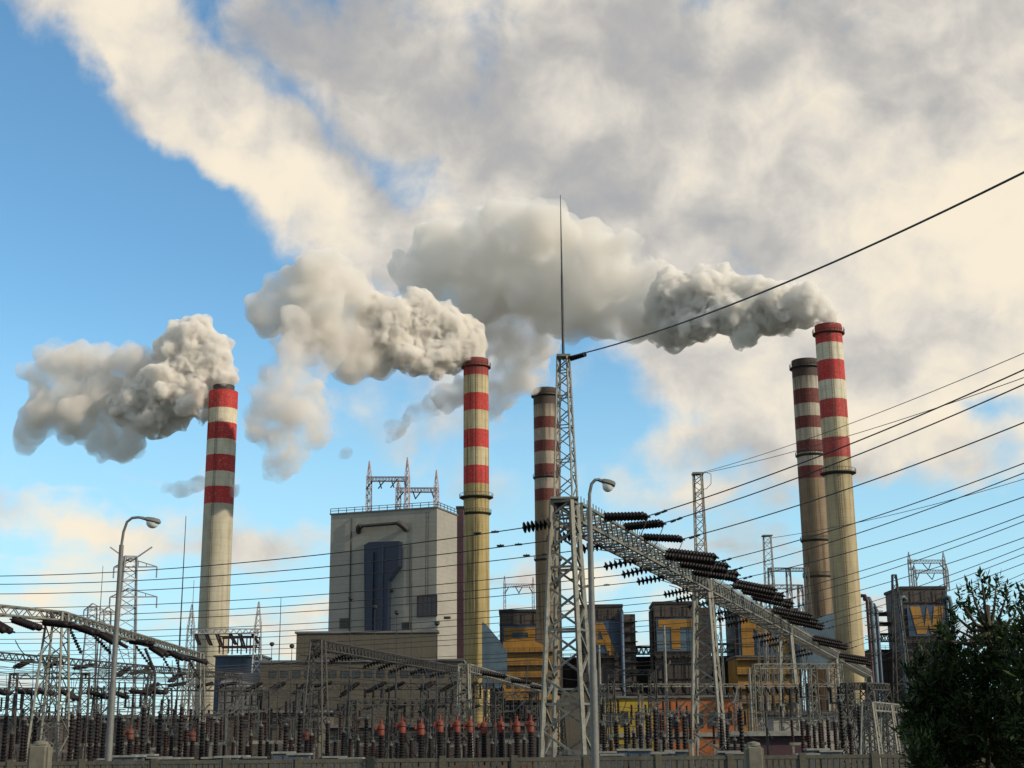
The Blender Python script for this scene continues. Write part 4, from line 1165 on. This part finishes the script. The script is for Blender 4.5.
zx = at(60, 655, 175).z
Xp = [at_z(x, y, zx) for x, y in ((-30, 650), (52, 657), (150, 666), (238, 674))]
portal(Xp, zx, 'grey gantry row behind the far left gantry', 1.2, 1.0, .8, 'steel_dark', leg=.13)
strings_along(Xp[0], Xp[-1], zx - .5, 9, (-.5, -.8, 0), 'dark string on the gantry row behind the far left, %s from the frame edge', 'strings on the row behind the far left', THICK, 3.0, .8, 2.8, 'behind the far left gantry')
zy = at(60, 686, 150).z
Yp = [at_z(x, 688, zy) for x in (-40, 28, 98, 168)]
portal(Yp, zy, 'low grey gantry row above the left porcelain posts', 1.0, .8, .6, 'steel_dark', leg=.11)
strings_along(Yp[0], Yp[-1], zy - .3, 9, (.9, -.3, 0), 'dark string on the low left gantry row, %s from the frame edge', 'strings on the low left gantry row', THICK, 3.0, .5, 2.4, 'on the low left row')
zf = at(225, 629, 330).z
Fp = [at_z(191, 629, zf), at_z(258, 629, zf)]
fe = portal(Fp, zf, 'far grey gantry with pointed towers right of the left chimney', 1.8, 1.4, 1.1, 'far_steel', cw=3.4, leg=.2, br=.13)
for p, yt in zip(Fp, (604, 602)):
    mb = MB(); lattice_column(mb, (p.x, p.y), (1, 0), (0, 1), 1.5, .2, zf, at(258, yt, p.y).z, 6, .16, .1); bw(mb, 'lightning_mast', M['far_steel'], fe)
strings_along(Fp[0], Fp[1], zf - 1, 6, (.6, -.3, -.8), 'dark string under the far pointed gantry, %s from its left tower', 'strings under the far pointed gantry', THICK, 3.0, .6, 3.2)
# right side: rail-like gantry and the clutter of columns near the tree
zr_ = at(740, 683, 165).z
Rp = [at_z(x, 684, zr_) for x in (602, 640, 735, 797, 852)]
e = portal(Rp, zr_, 'slim pale gantry row crossing behind the right columns', .5, .35, .3, 'steel', cw=.5, leg=.09, br=.05)
strings_along(Rp[0], Rp[-1], zr_ - .1, 24, (.3, -.4, -.8), 'small dark string under the slim right gantry row, %s from its left end', 'strings under the slim right row', SMALL, 1.6, .1, 1.1)
zk = at(875, 702, 105).z
Kp = [at(868, 702, 105), at_z(887, 704, zk), at_z(904, 706, zk)]
portal(Kp, zk, 'pale lattice stand close to the dark tree', .9, .8, .6, 'steel', cw=1.6, leg=.12, br=.07)
zk = at(865, 683, 135).z
Kp = [at(846, 682, 135), at_z(866, 683, zk), at_z(884, 684, zk)]
portal(Kp, zk, 'taller grey lattice stand behind the stand by the tree', .9, .8, .6, 'steel_dark', cw=1.7, leg=.13, br=.08)
p = at(894, 575, 170); e = empty('lightning_mast', (p.x, p.y, 0), 'slender pointed lattice mast left of the tower with letter W', 'mast')
mb = MB(); lattice_column(mb, (p.x, p.y), (1, 0), (0, 1), 2.6, .45, 0, p.z, 18, .12, .06); bw(mb, 'lightning_mast', M['steel_dark'], e)
for k, (x0, x1, y, Y) in enumerate(((716, 800, 585, 330), (770, 806, 568, 380))):
    z = at((x0 + x1) / 2, y, Y).z
    pp = [at_z(x0, y, z), at_z((x0 + x1) / 2, y, z), at_z(x1, y, z)]
    portal(pp, z, ['far grey gantry behind the sloping beam strings', 'farthest grey gantry just left of the overlapping chimneys'][k], 1.3, 1.1, .9, 'steel_grey', leg=.18, br=.11)

# transmission pylons far left
def pylon(x, ytop, Y, arms, wbase, label, tipped=False):
    p = at(x, ytop, Y); zt = p.z
    e = empty('transmission_pylon', (p.x, p.y, 0), label, 'pylon', 'transmission pylons on the horizon')
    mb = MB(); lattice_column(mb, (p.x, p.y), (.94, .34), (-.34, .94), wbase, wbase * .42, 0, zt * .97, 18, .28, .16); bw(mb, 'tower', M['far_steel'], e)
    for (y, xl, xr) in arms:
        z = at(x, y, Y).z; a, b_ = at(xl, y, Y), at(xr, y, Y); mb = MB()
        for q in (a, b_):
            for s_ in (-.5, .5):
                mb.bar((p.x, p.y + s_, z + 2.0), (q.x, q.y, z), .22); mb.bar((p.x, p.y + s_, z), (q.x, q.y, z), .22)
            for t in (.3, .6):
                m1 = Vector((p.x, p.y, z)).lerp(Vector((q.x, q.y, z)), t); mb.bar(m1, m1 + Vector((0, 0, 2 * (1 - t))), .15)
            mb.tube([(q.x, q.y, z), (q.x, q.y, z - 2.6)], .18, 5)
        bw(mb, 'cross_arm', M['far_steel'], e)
    if tipped:
        mb = MB()
        for s_ in (-1, 1): mb.bar((p.x, p.y, zt * .945), (p.x + s_ * 5.0, p.y, zt * 1.02), .3)
        bw(mb, 'earth_wire_horn', M['far_steel'], e)
    return e
pylon(131, 551, 330, ((567, 114, 157), (597, 110, 157)), 6.5, 'tall two armed transmission pylon behind the left street lamp', True)
pylon(93, 603, 430, ((610, 84, 104), (622, 82, 105)), 6, 'small faint transmission pylon left of the tall pylon')
pylon(108, 607, 470, ((613, 100, 116),), 5, 'faintest small pylon between the lamp and the small faint pylon')
# slim lightning poles
GP = 'slim lightning poles'
for (x, yt, Y, lab, knob) in ((186, 516, 165, 'tall thin dark pole left of the left chimney', 0), (103, 566, 220, 'thin grey pole left of the left street lamp', 0), (194, 580, 260, 'short thin pole touching the left chimney edge', 0),
                        (281, 598, 210, 'thin pole between the far pointed gantry and the boiler house', 0), (351, 597, 180, 'black knobbed pole before the blue duct, its left one', 1), (375, 606, 230, 'thin black knobbed pole before the blue duct middle', 1),
                        (397, 611, 180, 'black knobbed pole right of the blue duct', 1), (437, 622, 180, 'black knobbed pole right of the boiler house window', 1), (412, 582, 240, 'thin knobless pole left of the boiler house window', 0),
                        (311, 647, 190, 'short knobbed pole before the workshop, the one nearest the grey gantry', 1), (292, 645, 200, 'short knobbed pole before the workshop, the middle one', 1), (272, 643, 210, 'short knobbed pole before the workshop, beside the switch house', 1),
                        (664, 625, 190, 'plain grey pole before the tower with letter T', 0), (599, 645, 200, 'plain grey pole before the tower with letter Ą', 0), (749, 668, 190, 'short pale pole before the yellow house', 0)):
    p = at(x, yt, Y); e = empty('lightning_pole', (p.x, p.y, 0), lab, 'pole', GP)
    pale = x in (664, 599, 749)
    mb = MB(); mb.tube([(0, 0, 0), (0, 0, p.z * .55)], .22 if pale else .10, 8); mb.tube([(0, 0, p.z * .55), (0, 0, p.z)], .2 if pale else .08, 8, r2=.16 if pale else .04)
    mb.build('shaft', M['steel' if pale else 'wire'], e)
    if knob:
        mb = MB(); mb.lathe([(.1, -.5), (.34, -.3), (.36, 0), (.2, .12)], 10, (0, 0, p.z)); mb.build('knob', M['wire'], e)

# ------------------------------------------------------------------ ground equipment
def ribbed(n, r0, r1, z0, z1, seg=10):
    prof = []; p = (z1 - z0) / n
    for k in range(n):
        z = z0 + k * p; t = k / n; R = r0 + (r1 - r0) * t
        prof += [(R * .68, z), (R, z + p * .35), (R * .95, z + p * .5), (R * .68, z + p * .75)]
    prof.append((r1 * .68, z1))
    return MB().lathe(prof, seg)
def pedestal(h, w=.5):
    mb = MB(); mb.box(-w, -w, 0, w, w, .25)
    for a in (-1, 1):
        for b_ in (-1, 1): mb.bar((a * w * .6, b_ * w * .6, .25), (a * w * .6, b_ * w * .6, h), .09)
    for z0 in (.3, h * .5):
        for a in (-1, 1):
            mb.bar((-w * .6, a * w * .6, z0), (w * .6, a * w * .6, z0 + h * .4), .05); mb.bar((a * w * .6, -w * .6, z0), (a * w * .6, w * .6, z0 + h * .4), .05)
    mb.box(-w * .75, -w * .75, h, w * .75, w * .75, h + .1)
    return mb
def proto_post(H, hp, r, pm):
    e = empty('post_insulator', (0, 0, 0))
    pedestal(hp).build('pedestal', M['steel_dark'], e)
    ribbed(13, r, r * .8, hp + .1, H - .25).build('porcelain', M[pm], e, smooth=40)
    mb = MB(); mb.lathe([(r * .9, H - .25), (r * .9, H - .1), (.06, H), (.06, H + .35)], 10); mb.box(-.5, -.05, H + .25, .5, .05, H + .33)
    mb.build('cap', M['wire_pale'], e); return e
def proto_breaker(H, hp, r, tank, box):
    e = empty('circuit_breaker', (0, 0, 0))
    pedestal(hp, .55).build('pedestal', M['steel_dark'], e)
    ribbed(12, r, r * .8, hp + .1, H - .9).build('porcelain', M['porcelain'], e, smooth=40)
    mb = MB(); mb.lathe([(r * .7, H - .9), (.31, H - .84), (.33, H - .5), (.27, H - .42), (.34, H - .36), (.28, H - .1), (.10, H), (.10, H + .35)], 14); mb.tube([(-.5, 0, H - .3), (.32, 0, H - .62)], .10, 8); mb.box(-.58, -.16, H - .42, -.42, .16, H - .1)
    mb.build('tank', M[tank], e, smooth=40)
    MB().box(-.38, -.85, hp * .35, .38, -.42, hp * .35 + .75).build('control_box', M[box], e)
    return e
def proto_disc(H, hp):
    e = empty('disconnector', (0, 0, 0))
    mb = MB(); mb.box(-1.6, -.15, hp, 1.6, .15, hp + .22)
    for x in (-1.3, 1.3): mb.box(x - .25, -.25, 0, x + .25, .25, .2); mb.box(x - .1, -.1, .2, x + .1, .1, hp - .002)
    mb.build('frame', M['steel'], e)
    for x in (-1.3, 0, 1.3): 
        mb = ribbed(10, .16, .14, hp + .23, H - .2); mb.v = [(a + x, b_, c) for a, b_, c in mb.v]; mb.build('porcelain', M['porcelain_red'], e, smooth=40)
    mb = MB(); mb.tube([(-1.5, 0, H - .12), (0, 0, H - .08), (1.1, 0, H + .75)], .06, 6); mb.box(-1.45, -.1, H - .195, -1.15, .1, H - .02); mb.box(1.15, -.1, H - .195, 1.45, .1, H - .02)
    mb.build('arm', M['wire_pale'], e); return e
def proto_cab():
    e = empty('control_cabinet', (0, 0, 0))
    MB().box(-.6, -.35, .3, .6, .35, 2.0).build('body', M['blue_box'], e)
    mb = MB(); mb.box(-.5, -.3, 0, .5, .3, .298); mb.build('plinth', M['concrete'], e)
    mb = MB(); mb.box(-.7, -.48, 2.003, .7, .42, 2.1); mb.build('roof', M['steel_pale'], e)
    mb = MB(); mb.box(-.03, -.39, .4, -.012, -.353, 1.9); mb.box(-.56, -.375, .4, -.05, -.353, 1.9); mb.box(.03, -.375, .4, .56, -.353, 1.9); mb.build('door', M['blue_box'], e); return e
PROTO = {
    'post': (lambda: proto_post(4.0, 1.0, .24, 'porcelain')), 'tall': (lambda: proto_post(5.8, 1.8, .26, 'porcelain')), 'red': (lambda: proto_post(4.3, 1.2, .25, 'porcelain_red')),
    'brk': (lambda: proto_breaker(4.2, .9, .34, 'red_tank', 'red_tank')), 'brkb': (lambda: proto_breaker(4.5, 1.0, .32, 'rust', 'blue_box')), 'disc': (lambda: proto_disc(4.2, 2.0)), 'cab': proto_cab}
INFO = {'post': ('insulator post', 'dark brown porcelain post', 'dark porcelain posts'), 'tall': ('insulator post', 'tall dark porcelain post', 'tall dark porcelain posts'), 'red': ('insulator post', 'red brown porcelain post', 'red brown porcelain posts'),
        'brk': ('circuit breaker', 'bright red topped circuit breaker', 'red topped circuit breakers'), 'brkb': ('circuit breaker', 'rusty topped circuit breaker', 'rusty topped circuit breakers'), 'disc': ('disconnector', 'three column disconnector', 'disconnectors'), 'cab': ('control cabinet', 'blue grey control cabinet', 'blue grey control cabinets')}
first = {}
cnt = {}
def place(kind, px, Y, zone, rz=0.0, sz=1.0):
    base = at(px, 745, Y)
    if kind not in first:
        o = first[kind] = PROTO[kind]()
        used = True
    else: o = copy_tree(first[kind])
    o.location = (base.x, base.y, 0); o.rotation_euler = (0, 0, rz); o.scale = (.82, .82, sz) if kind in ('post', 'tall', 'red', 'brk', 'brkb') else (1, 1, sz)
    cat, lab, grp = INFO[kind]
    key = (kind, zone); k = cnt.get(key, 0); cnt[key] = k + 1
    tag(o, '%s %s, %s from left' % (lab, zone, nth(k)), cat, grp)
    return o
r_ = random.Random(11)
Z1 = 'left of the lone left chimney'
Z2 = 'before the boiler house'
Z3 = 'before the painted shed'
Z4 = 'before the relay house'
for x, k_ in ((4, 'tall'), (11, 'red'), (22, 'tall'), (26, 'tall'), (33, 'tall'), (44, 'red'), (71, 'tall'), (77, 'tall'), (90, 'tall'), (95, 'tall'), (103, 'tall'), (117, 'tall'), (121, 'tall'), (129, 'brkb'), (137, 'red'), (143, 'tall'), (149, 'post'), (158, 'tall'), (166, 'red'), (172, 'red'), (179, 'tall'), (186, 'red'), (193, 'brkb'), (201, 'tall')):
    place(k_, x + r_.uniform(-1, 1), 100 + r_.uniform(-4, 10), Z1, r_.uniform(-.1, .1), r_.uniform(.75, 1.02))
Z5 = 'between left chimney and grey gantry'
for x, k_ in ((208, 'post'), (216, 'tall'), (224, 'post'), (232, 'red'), (240, 'tall'), (246, 'post'), (252, 'red'), (261, 'tall'), (268, 'red'), (276, 'post'), (284, 'tall'), (291, 'red'), (299, 'tall'), (305, 'brkb'), (312, 'post')):
    place(k_, x + r_.uniform(-1.5, 1.5), 104 + r_.uniform(-4, 10), Z5, r_.uniform(-.1, .1), r_.uniform(.66, .9))
for x in (381, 402, 421, 440, 457, 470, 484, 501, 517, 531): place('brk', x, 104 + r_.uniform(-2, 3), Z2, r_.uniform(-.2, .2), r_.uniform(.97, 1.04))
for x, k_ in ((327, 'tall'), (335, 'post'), (343, 'tall'), (350, 'red'), (358, 'post'), (366, 'tall'), (373, 'red'), (391, 'post'), (397, 'post'), (411, 'post'), (430, 'post'), (448, 'post'), (464, 'post'), (477, 'post'), (492, 'post'), (509, 'post'), (524, 'post'), (538, 'post')):
    place(k_, x, 112 + r_.uniform(-3, 8), Z2, r_.uniform(-.1, .1), r_.uniform(.62, .85))
for x, k_ in ((604, 'tall'), (611, 'red'), (617, 'tall'), (626, 'tall'), (634, 'post'), (641, 'tall'), (648, 'tall'), (656, 'tall'), (664, 'post'), (671, 'tall'), (678, 'tall'), (685, 'tall'), (722, 'tall'), (728, 'tall'), (735, 'post'), (742, 'tall')):
    place(k_, x, 106 + r_.uniform(-3, 8), Z3, r_.uniform(-.1, .1), r_.uniform(.68, .92))
for x, k_ in ((803, 'red'), (809, 'red'), (815, 'post'), (821, 'red'), (829, 'red'), (836, 'red'), (843, 'tall'), (851, 'red'), (861, 'tall')):
    place(k_, x, 118 + r_.uniform(-3, 8), Z4, r_.uniform(-.1, .1), r_.uniform(.9, 1.05))
for z_, xs in ((Z1, (20, 60, 100, 135, 170, 195)), (Z5, (220, 262, 300)), (Z2, (340, 372, 405, 450, 515)), (Z3, (612, 650, 680, 730)), (Z4, (806, 838))):
    for x in xs: place('disc', x + r_.uniform(-4, 4), 128 + r_.uniform(-4, 14), z_, r_.uniform(-.25, .25), r_.uniform(1.0, 1.35))
for z_, xs in ((Z1, (112, 126, 134, 146, 160, 168, 182)), (Z5, (215, 228, 238, 257, 284, 300)), (Z2, (335, 352)), (Z3, (604, 612, 627, 640, 654, 662, 676, 728, 736)), (Z4, (806, 816, 829))):
    for x in xs: place('cab', x, 84 + r_.uniform(-2, 2), z_, r_.uniform(-.1, .1), r_.uniform(.95, 1.12))

# bus tubes and slack conductors across the yard
GBW = 'slack conductors strung across the yard'
def bus(x0, y0, Y0, x1, y1, Y1_, sag, label, r=.035, m='wire', group=GBW): wire(at(x0, y0, Y0), at(x1, y1, Y1_), sag, r, label, group, 'conductor', m, 12, 'conductor')
k = 0
for (Ya, Yb, yb, n_) in ((120, 150, 648, 5), (150, 190, 664, 6), (170, 230, 684, 6), (130, 150, 700, 5), (140, 170, 717, 5)):
    for j in range(n_):
        y = yb + j * 3.1 + r_.uniform(-.8, .8)
        bus(-60, y - r_.uniform(0, 5), Ya + j, 330, y + r_.uniform(0, 9), Yb + j * 2, r_.uniform(.6, 2.0), 'slack black conductor crossing the left yard, %s from the top' % nth(k), .026 + .008 * r_.random()); k += 1
k = 0
for (Ya, Yb, yb, n_) in ((175, 160, 655, 4), (190, 170, 672, 4), (210, 180, 692, 5), (200, 200, 708, 4)):
    for j in range(n_):
        y = yb + j * 3.6 + r_.uniform(-1, 1)
        bus(300, y - r_.uniform(0, 6), Ya + j, 560, y + r_.uniform(-3, 8), Yb + j, r_.uniform(.4, 1.5), 'slack black conductor before the boiler house, %s from the top' % nth(k), .028); k += 1
k = 0
for (Ya, Yb, yb, n_) in ((150, 170, 688, 3), (150, 165, 704, 4)):
    for j in range(n_):
        y = yb + j * 4 + r_.uniform(-1, 1)
        bus(590, y, Ya + j, 890, y + r_.uniform(-3, 5), Yb + j, r_.uniform(.3, 1.2), 'slack black conductor before the painted shed, %s from the top' % nth(k), .028); k += 1
# vertical droppers from gantries to equipment
k = 0
for x in range(6, 560, 13):
    if 535 < x: continue
    xx = x + r_.uniform(-4, 4); y0 = r_.uniform(655, 690); Y = r_.uniform(115, 175)
    a = at(xx, y0, Y); b_ = at(xx + r_.uniform(-9, 9), r_.uniform(722, 738), Y - r_.uniform(3, 15))
    o_ = a.copy(); mid = (a + b_) / 2 + Vector((r_.uniform(-1, 1), 0, -r_.uniform(.3, 1.2)))
    mb = MB(); mb.tube([Vector((0, 0, 0)), (a * .6 + mid * .4) - o_, mid - o_, (mid * .4 + b_ * .6) - o_, b_ - o_], .03, 4)
    tag(mb.build('dropper', M['wire'], None, smooth=True, loc=o_), 'thin black dropper hanging above the porcelain posts, %s from the left' % nth(k), 'dropper cable', 'droppers hanging above the posts'); k += 1
# slender support poles of the bus bars
k = 0
for x in list(range(0, 540, 17)) + list(range(598, 690, 15)) + list(range(722, 880, 14)):
    xx = x + r_.uniform(-5, 5); Y = r_.uniform(125, 185); p = at(xx, r_.uniform(682, 712), Y)
    e = empty('bus_support', (p.x, p.y, 0), 'slender pale bus support with dark crown, %s from the left' % nth(k), 'bus support', 'slender bus supports'); k += 1
    mb = MB(); mb.tube([(0, 0, 0), (0, 0, p.z - 1.6)], .12, 7); mb.box(-.9, -.08, p.z - 1.598, .9, .08, p.z - 1.45); mb.build('post', M['steel_dark'], e)
    for x_ in (-.75, 0, .75):
        mb = ribbed(6, .15, .13, p.z - 1.448, p.z, 7); mb.v = [(a + x_, b_, c) for a, b_, c in mb.v]; mb.build('porcelain', M['porcelain'], e, smooth=40)

# more of the tangle: slim stands between the rows and slanting conductors
for (cols_, y, Y, m_, lab) in (((14, 86, 152), 673, 132, 'steel_dark', 'slim lattice stand row just behind the far left gantry tower'), ((222, 266, 300), 690, 142, 'steel_dark', 'slim lattice stand row right of the left chimney foot'), ((352, 392, 430), 699, 124, 'steel_dark', 'slim lattice stand row right behind the red topped breakers'),
                          ((498, 534), 692, 126, 'steel_dark', 'slim lattice stand pair left of the tall lattice tower'), ((610, 652), 670, 150, 'steel_dark', 'slim lattice stand pair before the tower with letter Ą'), ((756, 812, 838), 664, 152, 'steel', 'slim lattice stand row below the sloping beam end')):
    z = at(cols_[0], y, Y).z
    portal([at_z(x, y, z) for x in cols_], z, lab, .8, .55, .5, m_, cw=1.0, leg=.10, br=.055, panels=10)
r_ = random.Random(77); k = 0
for lo, hi, ya, yb, n_ in ((0, 200, 640, 730, 24), (200, 330, 655, 730, 16), (320, 540, 660, 728, 26), (600, 690, 675, 730, 8), (730, 880, 670, 730, 12)):
    for j in range(n_):
        x0 = r_.uniform(lo, hi); y0 = r_.uniform(ya, yb); Y0 = r_.uniform(112, 190)
        wire(at(x0, y0, Y0), at(x0 + r_.uniform(-55, 55), y0 + r_.uniform(4, 38), Y0 + r_.uniform(-15, 15)), r_.uniform(.2, 1.4), r_.uniform(.022, .045), 'slanting black conductor in the yard tangle, %s counted in from the frame edge' % nth(k), 'slanting conductors of the yard', 'conductor', 'wire' if r_.random() < .7 else 'wire_pale', 8, 'conductor'); k += 1

# ------------------------------------------------------------------ street lamps
def street_lamp(pts, head, Y, label):
    """pts: picture points of the pole axis from low to the arm's end"""
    b_ = at(*pts[0], Y); e = empty('street_lamp', (b_.x, b_.y, 0), label, 'street lamp', 'street lamps along the fence')
    q = [at(x, y, Y) - Vector((b_.x, b_.y, 0)) for x, y in pts]
    mb = MB(); z1 = q[1].z
    mb.tube([(0, 0, 0), (0, 0, z1 * .52)], .115, 12, r2=.105); mb.tube([(0, 0, z1 * .52), (q[1].x, 0, z1)], .09, 12, r2=.075); mb.box(-.2, -.2, 0, .2, .2, .05)
    mb.build('pole', M['pole'], e, smooth=40)
    mb = MB(); mb.tube([(q[1].x, 0, z1 - .1)] + q[1:], .045, 10); mb.build('arm', M['pole'], e, smooth=True)
    a, c = at(*head[0], Y) - Vector((b_.x, b_.y, 0)), at(*head[1], Y) - Vector((b_.x, b_.y, 0))
    d = (c - a); L = d.length; d.normalize(); sd_ = Vector((0, 1, 0)); upv = sd_.cross(d) * -1
    if upv.z < 0: upv = -upv
    mb = MB()
    prof = [(0, .07, .06), (.22, .08, .075), (.26, .13, .10), (.6, .16, .13), (.92, .15, .12), (1, .09, .07)]
    i0 = 0; n = 12
    for t, hw, hh in prof:
        for j in range(n):
            an = 2 * math.pi * j / n
            ca, sa = math.cos(an), math.sin(an)
            zz = sa * hh if sa > 0 else sa * hh * .45
            mb.v.append(tuple(a + d * (t * L) + sd_ * (ca * hw) + upv * zz))
    for k in range(len(prof) - 1):
        for j in range(n): mb.face((k * n + j, k * n + (j + 1) % n, (k + 1) * n + (j + 1) % n, (k + 1) * n + j))
    mb.face(tuple(range(n))); mb.face(tuple((len(prof) - 1) * n + j for j in range(n)))
    h_ = mb.build('lamp_head', M['pole'], e, smooth=45)
    mb = MB(); c0 = a + d * (L * .62) - upv * .045
    rows = 5; n = 14
    for k in range(rows + 1):
        ph = math.pi / 2 * k / rows
        for j in range(n):
            an = 2 * math.pi * j / n
            mb.v.append(tuple(c0 + d * (math.cos(an) * math.cos(ph) * L * .34) + sd_ * (math.sin(an) * math.cos(ph) * .15) - upv * (math.sin(ph) * .19)))
    for k in range(rows):
        for j in range(n): mb.face((k * n + j, k * n + (j + 1) % n, (k + 1) * n + (j + 1) % n, (k + 1) * n + j))
    mb.build('lamp_glass', M['lens'], h_, smooth=True)
    return e
street_lamp([(121.5, 545), (121.5, 545), (123.5, 532), (127, 522), (132, 518), (138, 517.3), (144, 518)], [(141.5, 518.5), (160, 523.0)], 45, 'grey street lamp with curved arm at the left, before the pylon')
street_lamp([(589.5, 508), (589.5, 508), (589.5, 494), (591.5, 484), (595, 480), (600, 479.5)], [(598.5, 480.5), (615, 486)], 38, 'grey street lamp with curved arm right of the tall lattice tower')

# ------------------------------------------------------------------ fence
YF = 41.0
x0, x1 = at(-60, 757, YF).x, at(1090, 757, YF).x
zt = at(512, 757.5, YF).z
fe = empty('perforated_fence', (x0, YF, 0), 'long low concrete fence with a row of openings along the bottom edge of the view', 'fence')
n_ = 16; bay = (x1 - x0) / n_
for k in range(n_ + 1): MB().box(k * bay - .09, -.09, 0, k * bay + .09, .09, zt + .06).build('post', M['concrete_low'], fe)
for k in range(n_):
    mb = MB()
    a, b_ = k * bay + .092, (k + 1) * bay - .092
    mb.box(a, -.05, 0, b_, .05, zt - .52)
    mb.box(a, -.06, zt - .1, b_, .06, zt)
    m_ = 11
    for j in range(m_ + 1):
        x = a + (b_ - a) * j / m_
        mb.box(max(a, x - .06), -.045, zt - .518, min(b_, x + .06), .045, zt - .102)
    mb.build('panel', M['concrete_low'], fe)
def pillar(x0, x1, yt, Y, label):
    a, b_ = at(x0, yt, Y), at(x1, yt, Y); w_ = (b_.x - a.x) / 2; c = (a + b_) / 2
    e = empty('concrete_pillar', (c.x, c.y, 0), label, 'pillar', 'concrete pillars at the fence')
    bm = bmesh.new(); bmesh.ops.create_cube(bm, size=1, matrix=Matrix.Translation((0, 0, c.z / 2)) @ Matrix.Diagonal((w_ * 2, w_ * 2, c.z, 1)))
    bmesh.ops.bevel(bm, geom=[x for x in bm.edges], offset=.07, segments=3, affect='EDGES')
    me = bpy.data.meshes.new('shaft'); bm.to_mesh(me); bm.free(); me.materials.append(M['concrete'])
    link_mesh('shaft', me, e)
    mb = MB(); mb.lathe([(w_ * .8, c.z - .02), (w_ * .7, c.z + .05), (.02, c.z + .09)], 16); mb.build('cap', M['concrete'], e)
pillar(744.5, 762.5, 745, 35, 'stubby concrete pillar with rounded top right of the second gantry tower')
pillar(31, 51, 744, 35, 'stubby concrete pillar at the foot of the far left gantry')

# ------------------------------------------------------------------ trees
def tree(px, ytop, Y, crown, label, seed, n_leaf, leaf=.08, trunk_r=.13):
    """crown: list of (px, py, r_px) puffs that guide limbs and twigs"""
    r_ = random.Random(seed)
    b_ = at(px, 745, Y); base = Vector((b_.x, b_.y, 0))
    e = empty('leafy_tree', base, label, 'tree', 'dark trees at the right edge')
    tr = MB(); lf = MB()
    top = at(px, ytop + 30, Y) - base
    spine = [Vector((0, 0, 0)), Vector((.08, .05, top.z * .3)), Vector((-.1, 0, top.z * .6)), Vector((top.x * .8, 0, top.z * .85)), top]
    tr.tube(spine, trunk_r, 9, r2=.03)
    for (x, y, rp) in crown:
        c = at(x, y, Y + r_.uniform(-1.0, 1.0)) - base; R = rp * pxm(b_)
        # limb from the spine to the puff
        t = max(.15, min(.85, (c.z - R) / top.z)); k = min(3, int(t * 4)); s0 = spine[k].lerp(spine[k + 1], t * 4 - k)
        mid = (s0 + c) / 2 + Vector((0, 0, -.15)); tr.tube([s0, mid, c], .05, 6, r2=.015)
        twigs = max(4, int(n_leaf * rp * rp / 9000 * (.42 if y < 655 else .75 if y < 695 else 1.0)))
        for _ in range(twigs):
            d = Vector((r_.gauss(0, 1), r_.gauss(0, 1), r_.gauss(.25, 1))).normalized()
            rr = R * (r_.random() ** .45) * 1.08
            p0 = c + d * rr * .55; p1 = c + d * rr + Vector((0, 0, r_.uniform(0, .25)))
            if r_.random() < .25: tr.tube([p0, p1], .010, 4, r2=.004)
            ax = (p1 - p0); L = max(.2, min(.5, ax.length)); ax = ax.normalized()
            side = ax.cross(Vector((r_.gauss(0, 1), r_.gauss(0, 1), r_.gauss(0, 1)))).normalized()
            nl = r_.randint(7, 11)
            for j in range(nl):                              # pinnate spray of leaflets
                q = p1 - ax * (L * (j // 2) / (nl / 2)) ; sg = 1 if j % 2 else -1
                ld = (ax * .7 + side * sg * .9 + Vector((r_.gauss(0, .25), r_.gauss(0, .25), r_.gauss(-.1, .25)))).normalized()
                if j == 0: ld = ax
                wv = ld.cross(Vector((r_.gauss(0, .5), r_.gauss(0, .5), 1))).normalized()
                s_ = leaf * r_.uniform(.7, 1.3); k = len(lf.v)
                lf.v += [tuple(q), tuple(q + ld * s_ * .9 + wv * s_ * .33), tuple(q + ld * s_ * 2.0), tuple(q + ld * s_ * .9 - wv * s_ * .33)]
                lf.face((k, k + 1, k + 2, k + 3))
    tr.build('trunk', M['bark'], e, smooth=True)
    me = bpy.data.meshes.new('crown'); me.from_pydata(lf.v, [], lf.f); me.materials.append(LEAF)
    link_mesh('crown', me, e)
    return e
tree(988, 575, 27, [(982, 584, 7), (996, 588, 7), (972, 592, 7), (1006, 597, 7), (961, 602, 7), (984, 603, 12), (1001, 612, 9), (953, 614, 7), (970, 615, 10), (1013, 618, 8), (985, 624, 12), (957, 630, 9), (1003, 634, 12), (944, 640, 8), (974, 640, 14), (990, 648, 15), (1014, 645, 11), (955, 652, 12), (1005, 655, 28), (950, 640, 14), (955, 668, 28), (985, 685, 36), (1015, 690, 32), (935, 690, 24), (950, 712, 36), (985, 730, 40), (1015, 740, 36), (930, 735, 26), (918, 715, 15), (945, 755, 32), (980, 775, 40), (925, 765, 18)],
     'dark leafy tree with a ragged sunlit top before the letter W tower', 21, 1500)
tree(1052, 585, 25, [(1028, 600, 9), (1038, 606, 13), (1022, 616, 9), (1040, 622, 18), (1030, 640, 26), (1055, 640, 34), (1030, 680, 30), (1060, 690, 44), (1030, 720, 30), (1060, 745, 44), (1025, 760, 34), (1080, 640, 30)], 'dark tree cut by the right frame edge', 22, 1300)
tree(922, 650, 29, [(925, 662, 12), (916, 672, 11), (935, 668, 13), (920, 690, 17), (940, 690, 17), (928, 712, 22), (915, 735, 18), (935, 740, 24), (925, 762, 22)], 'low dark bush like tree nearest the switchyard gantries', 23, 1200)
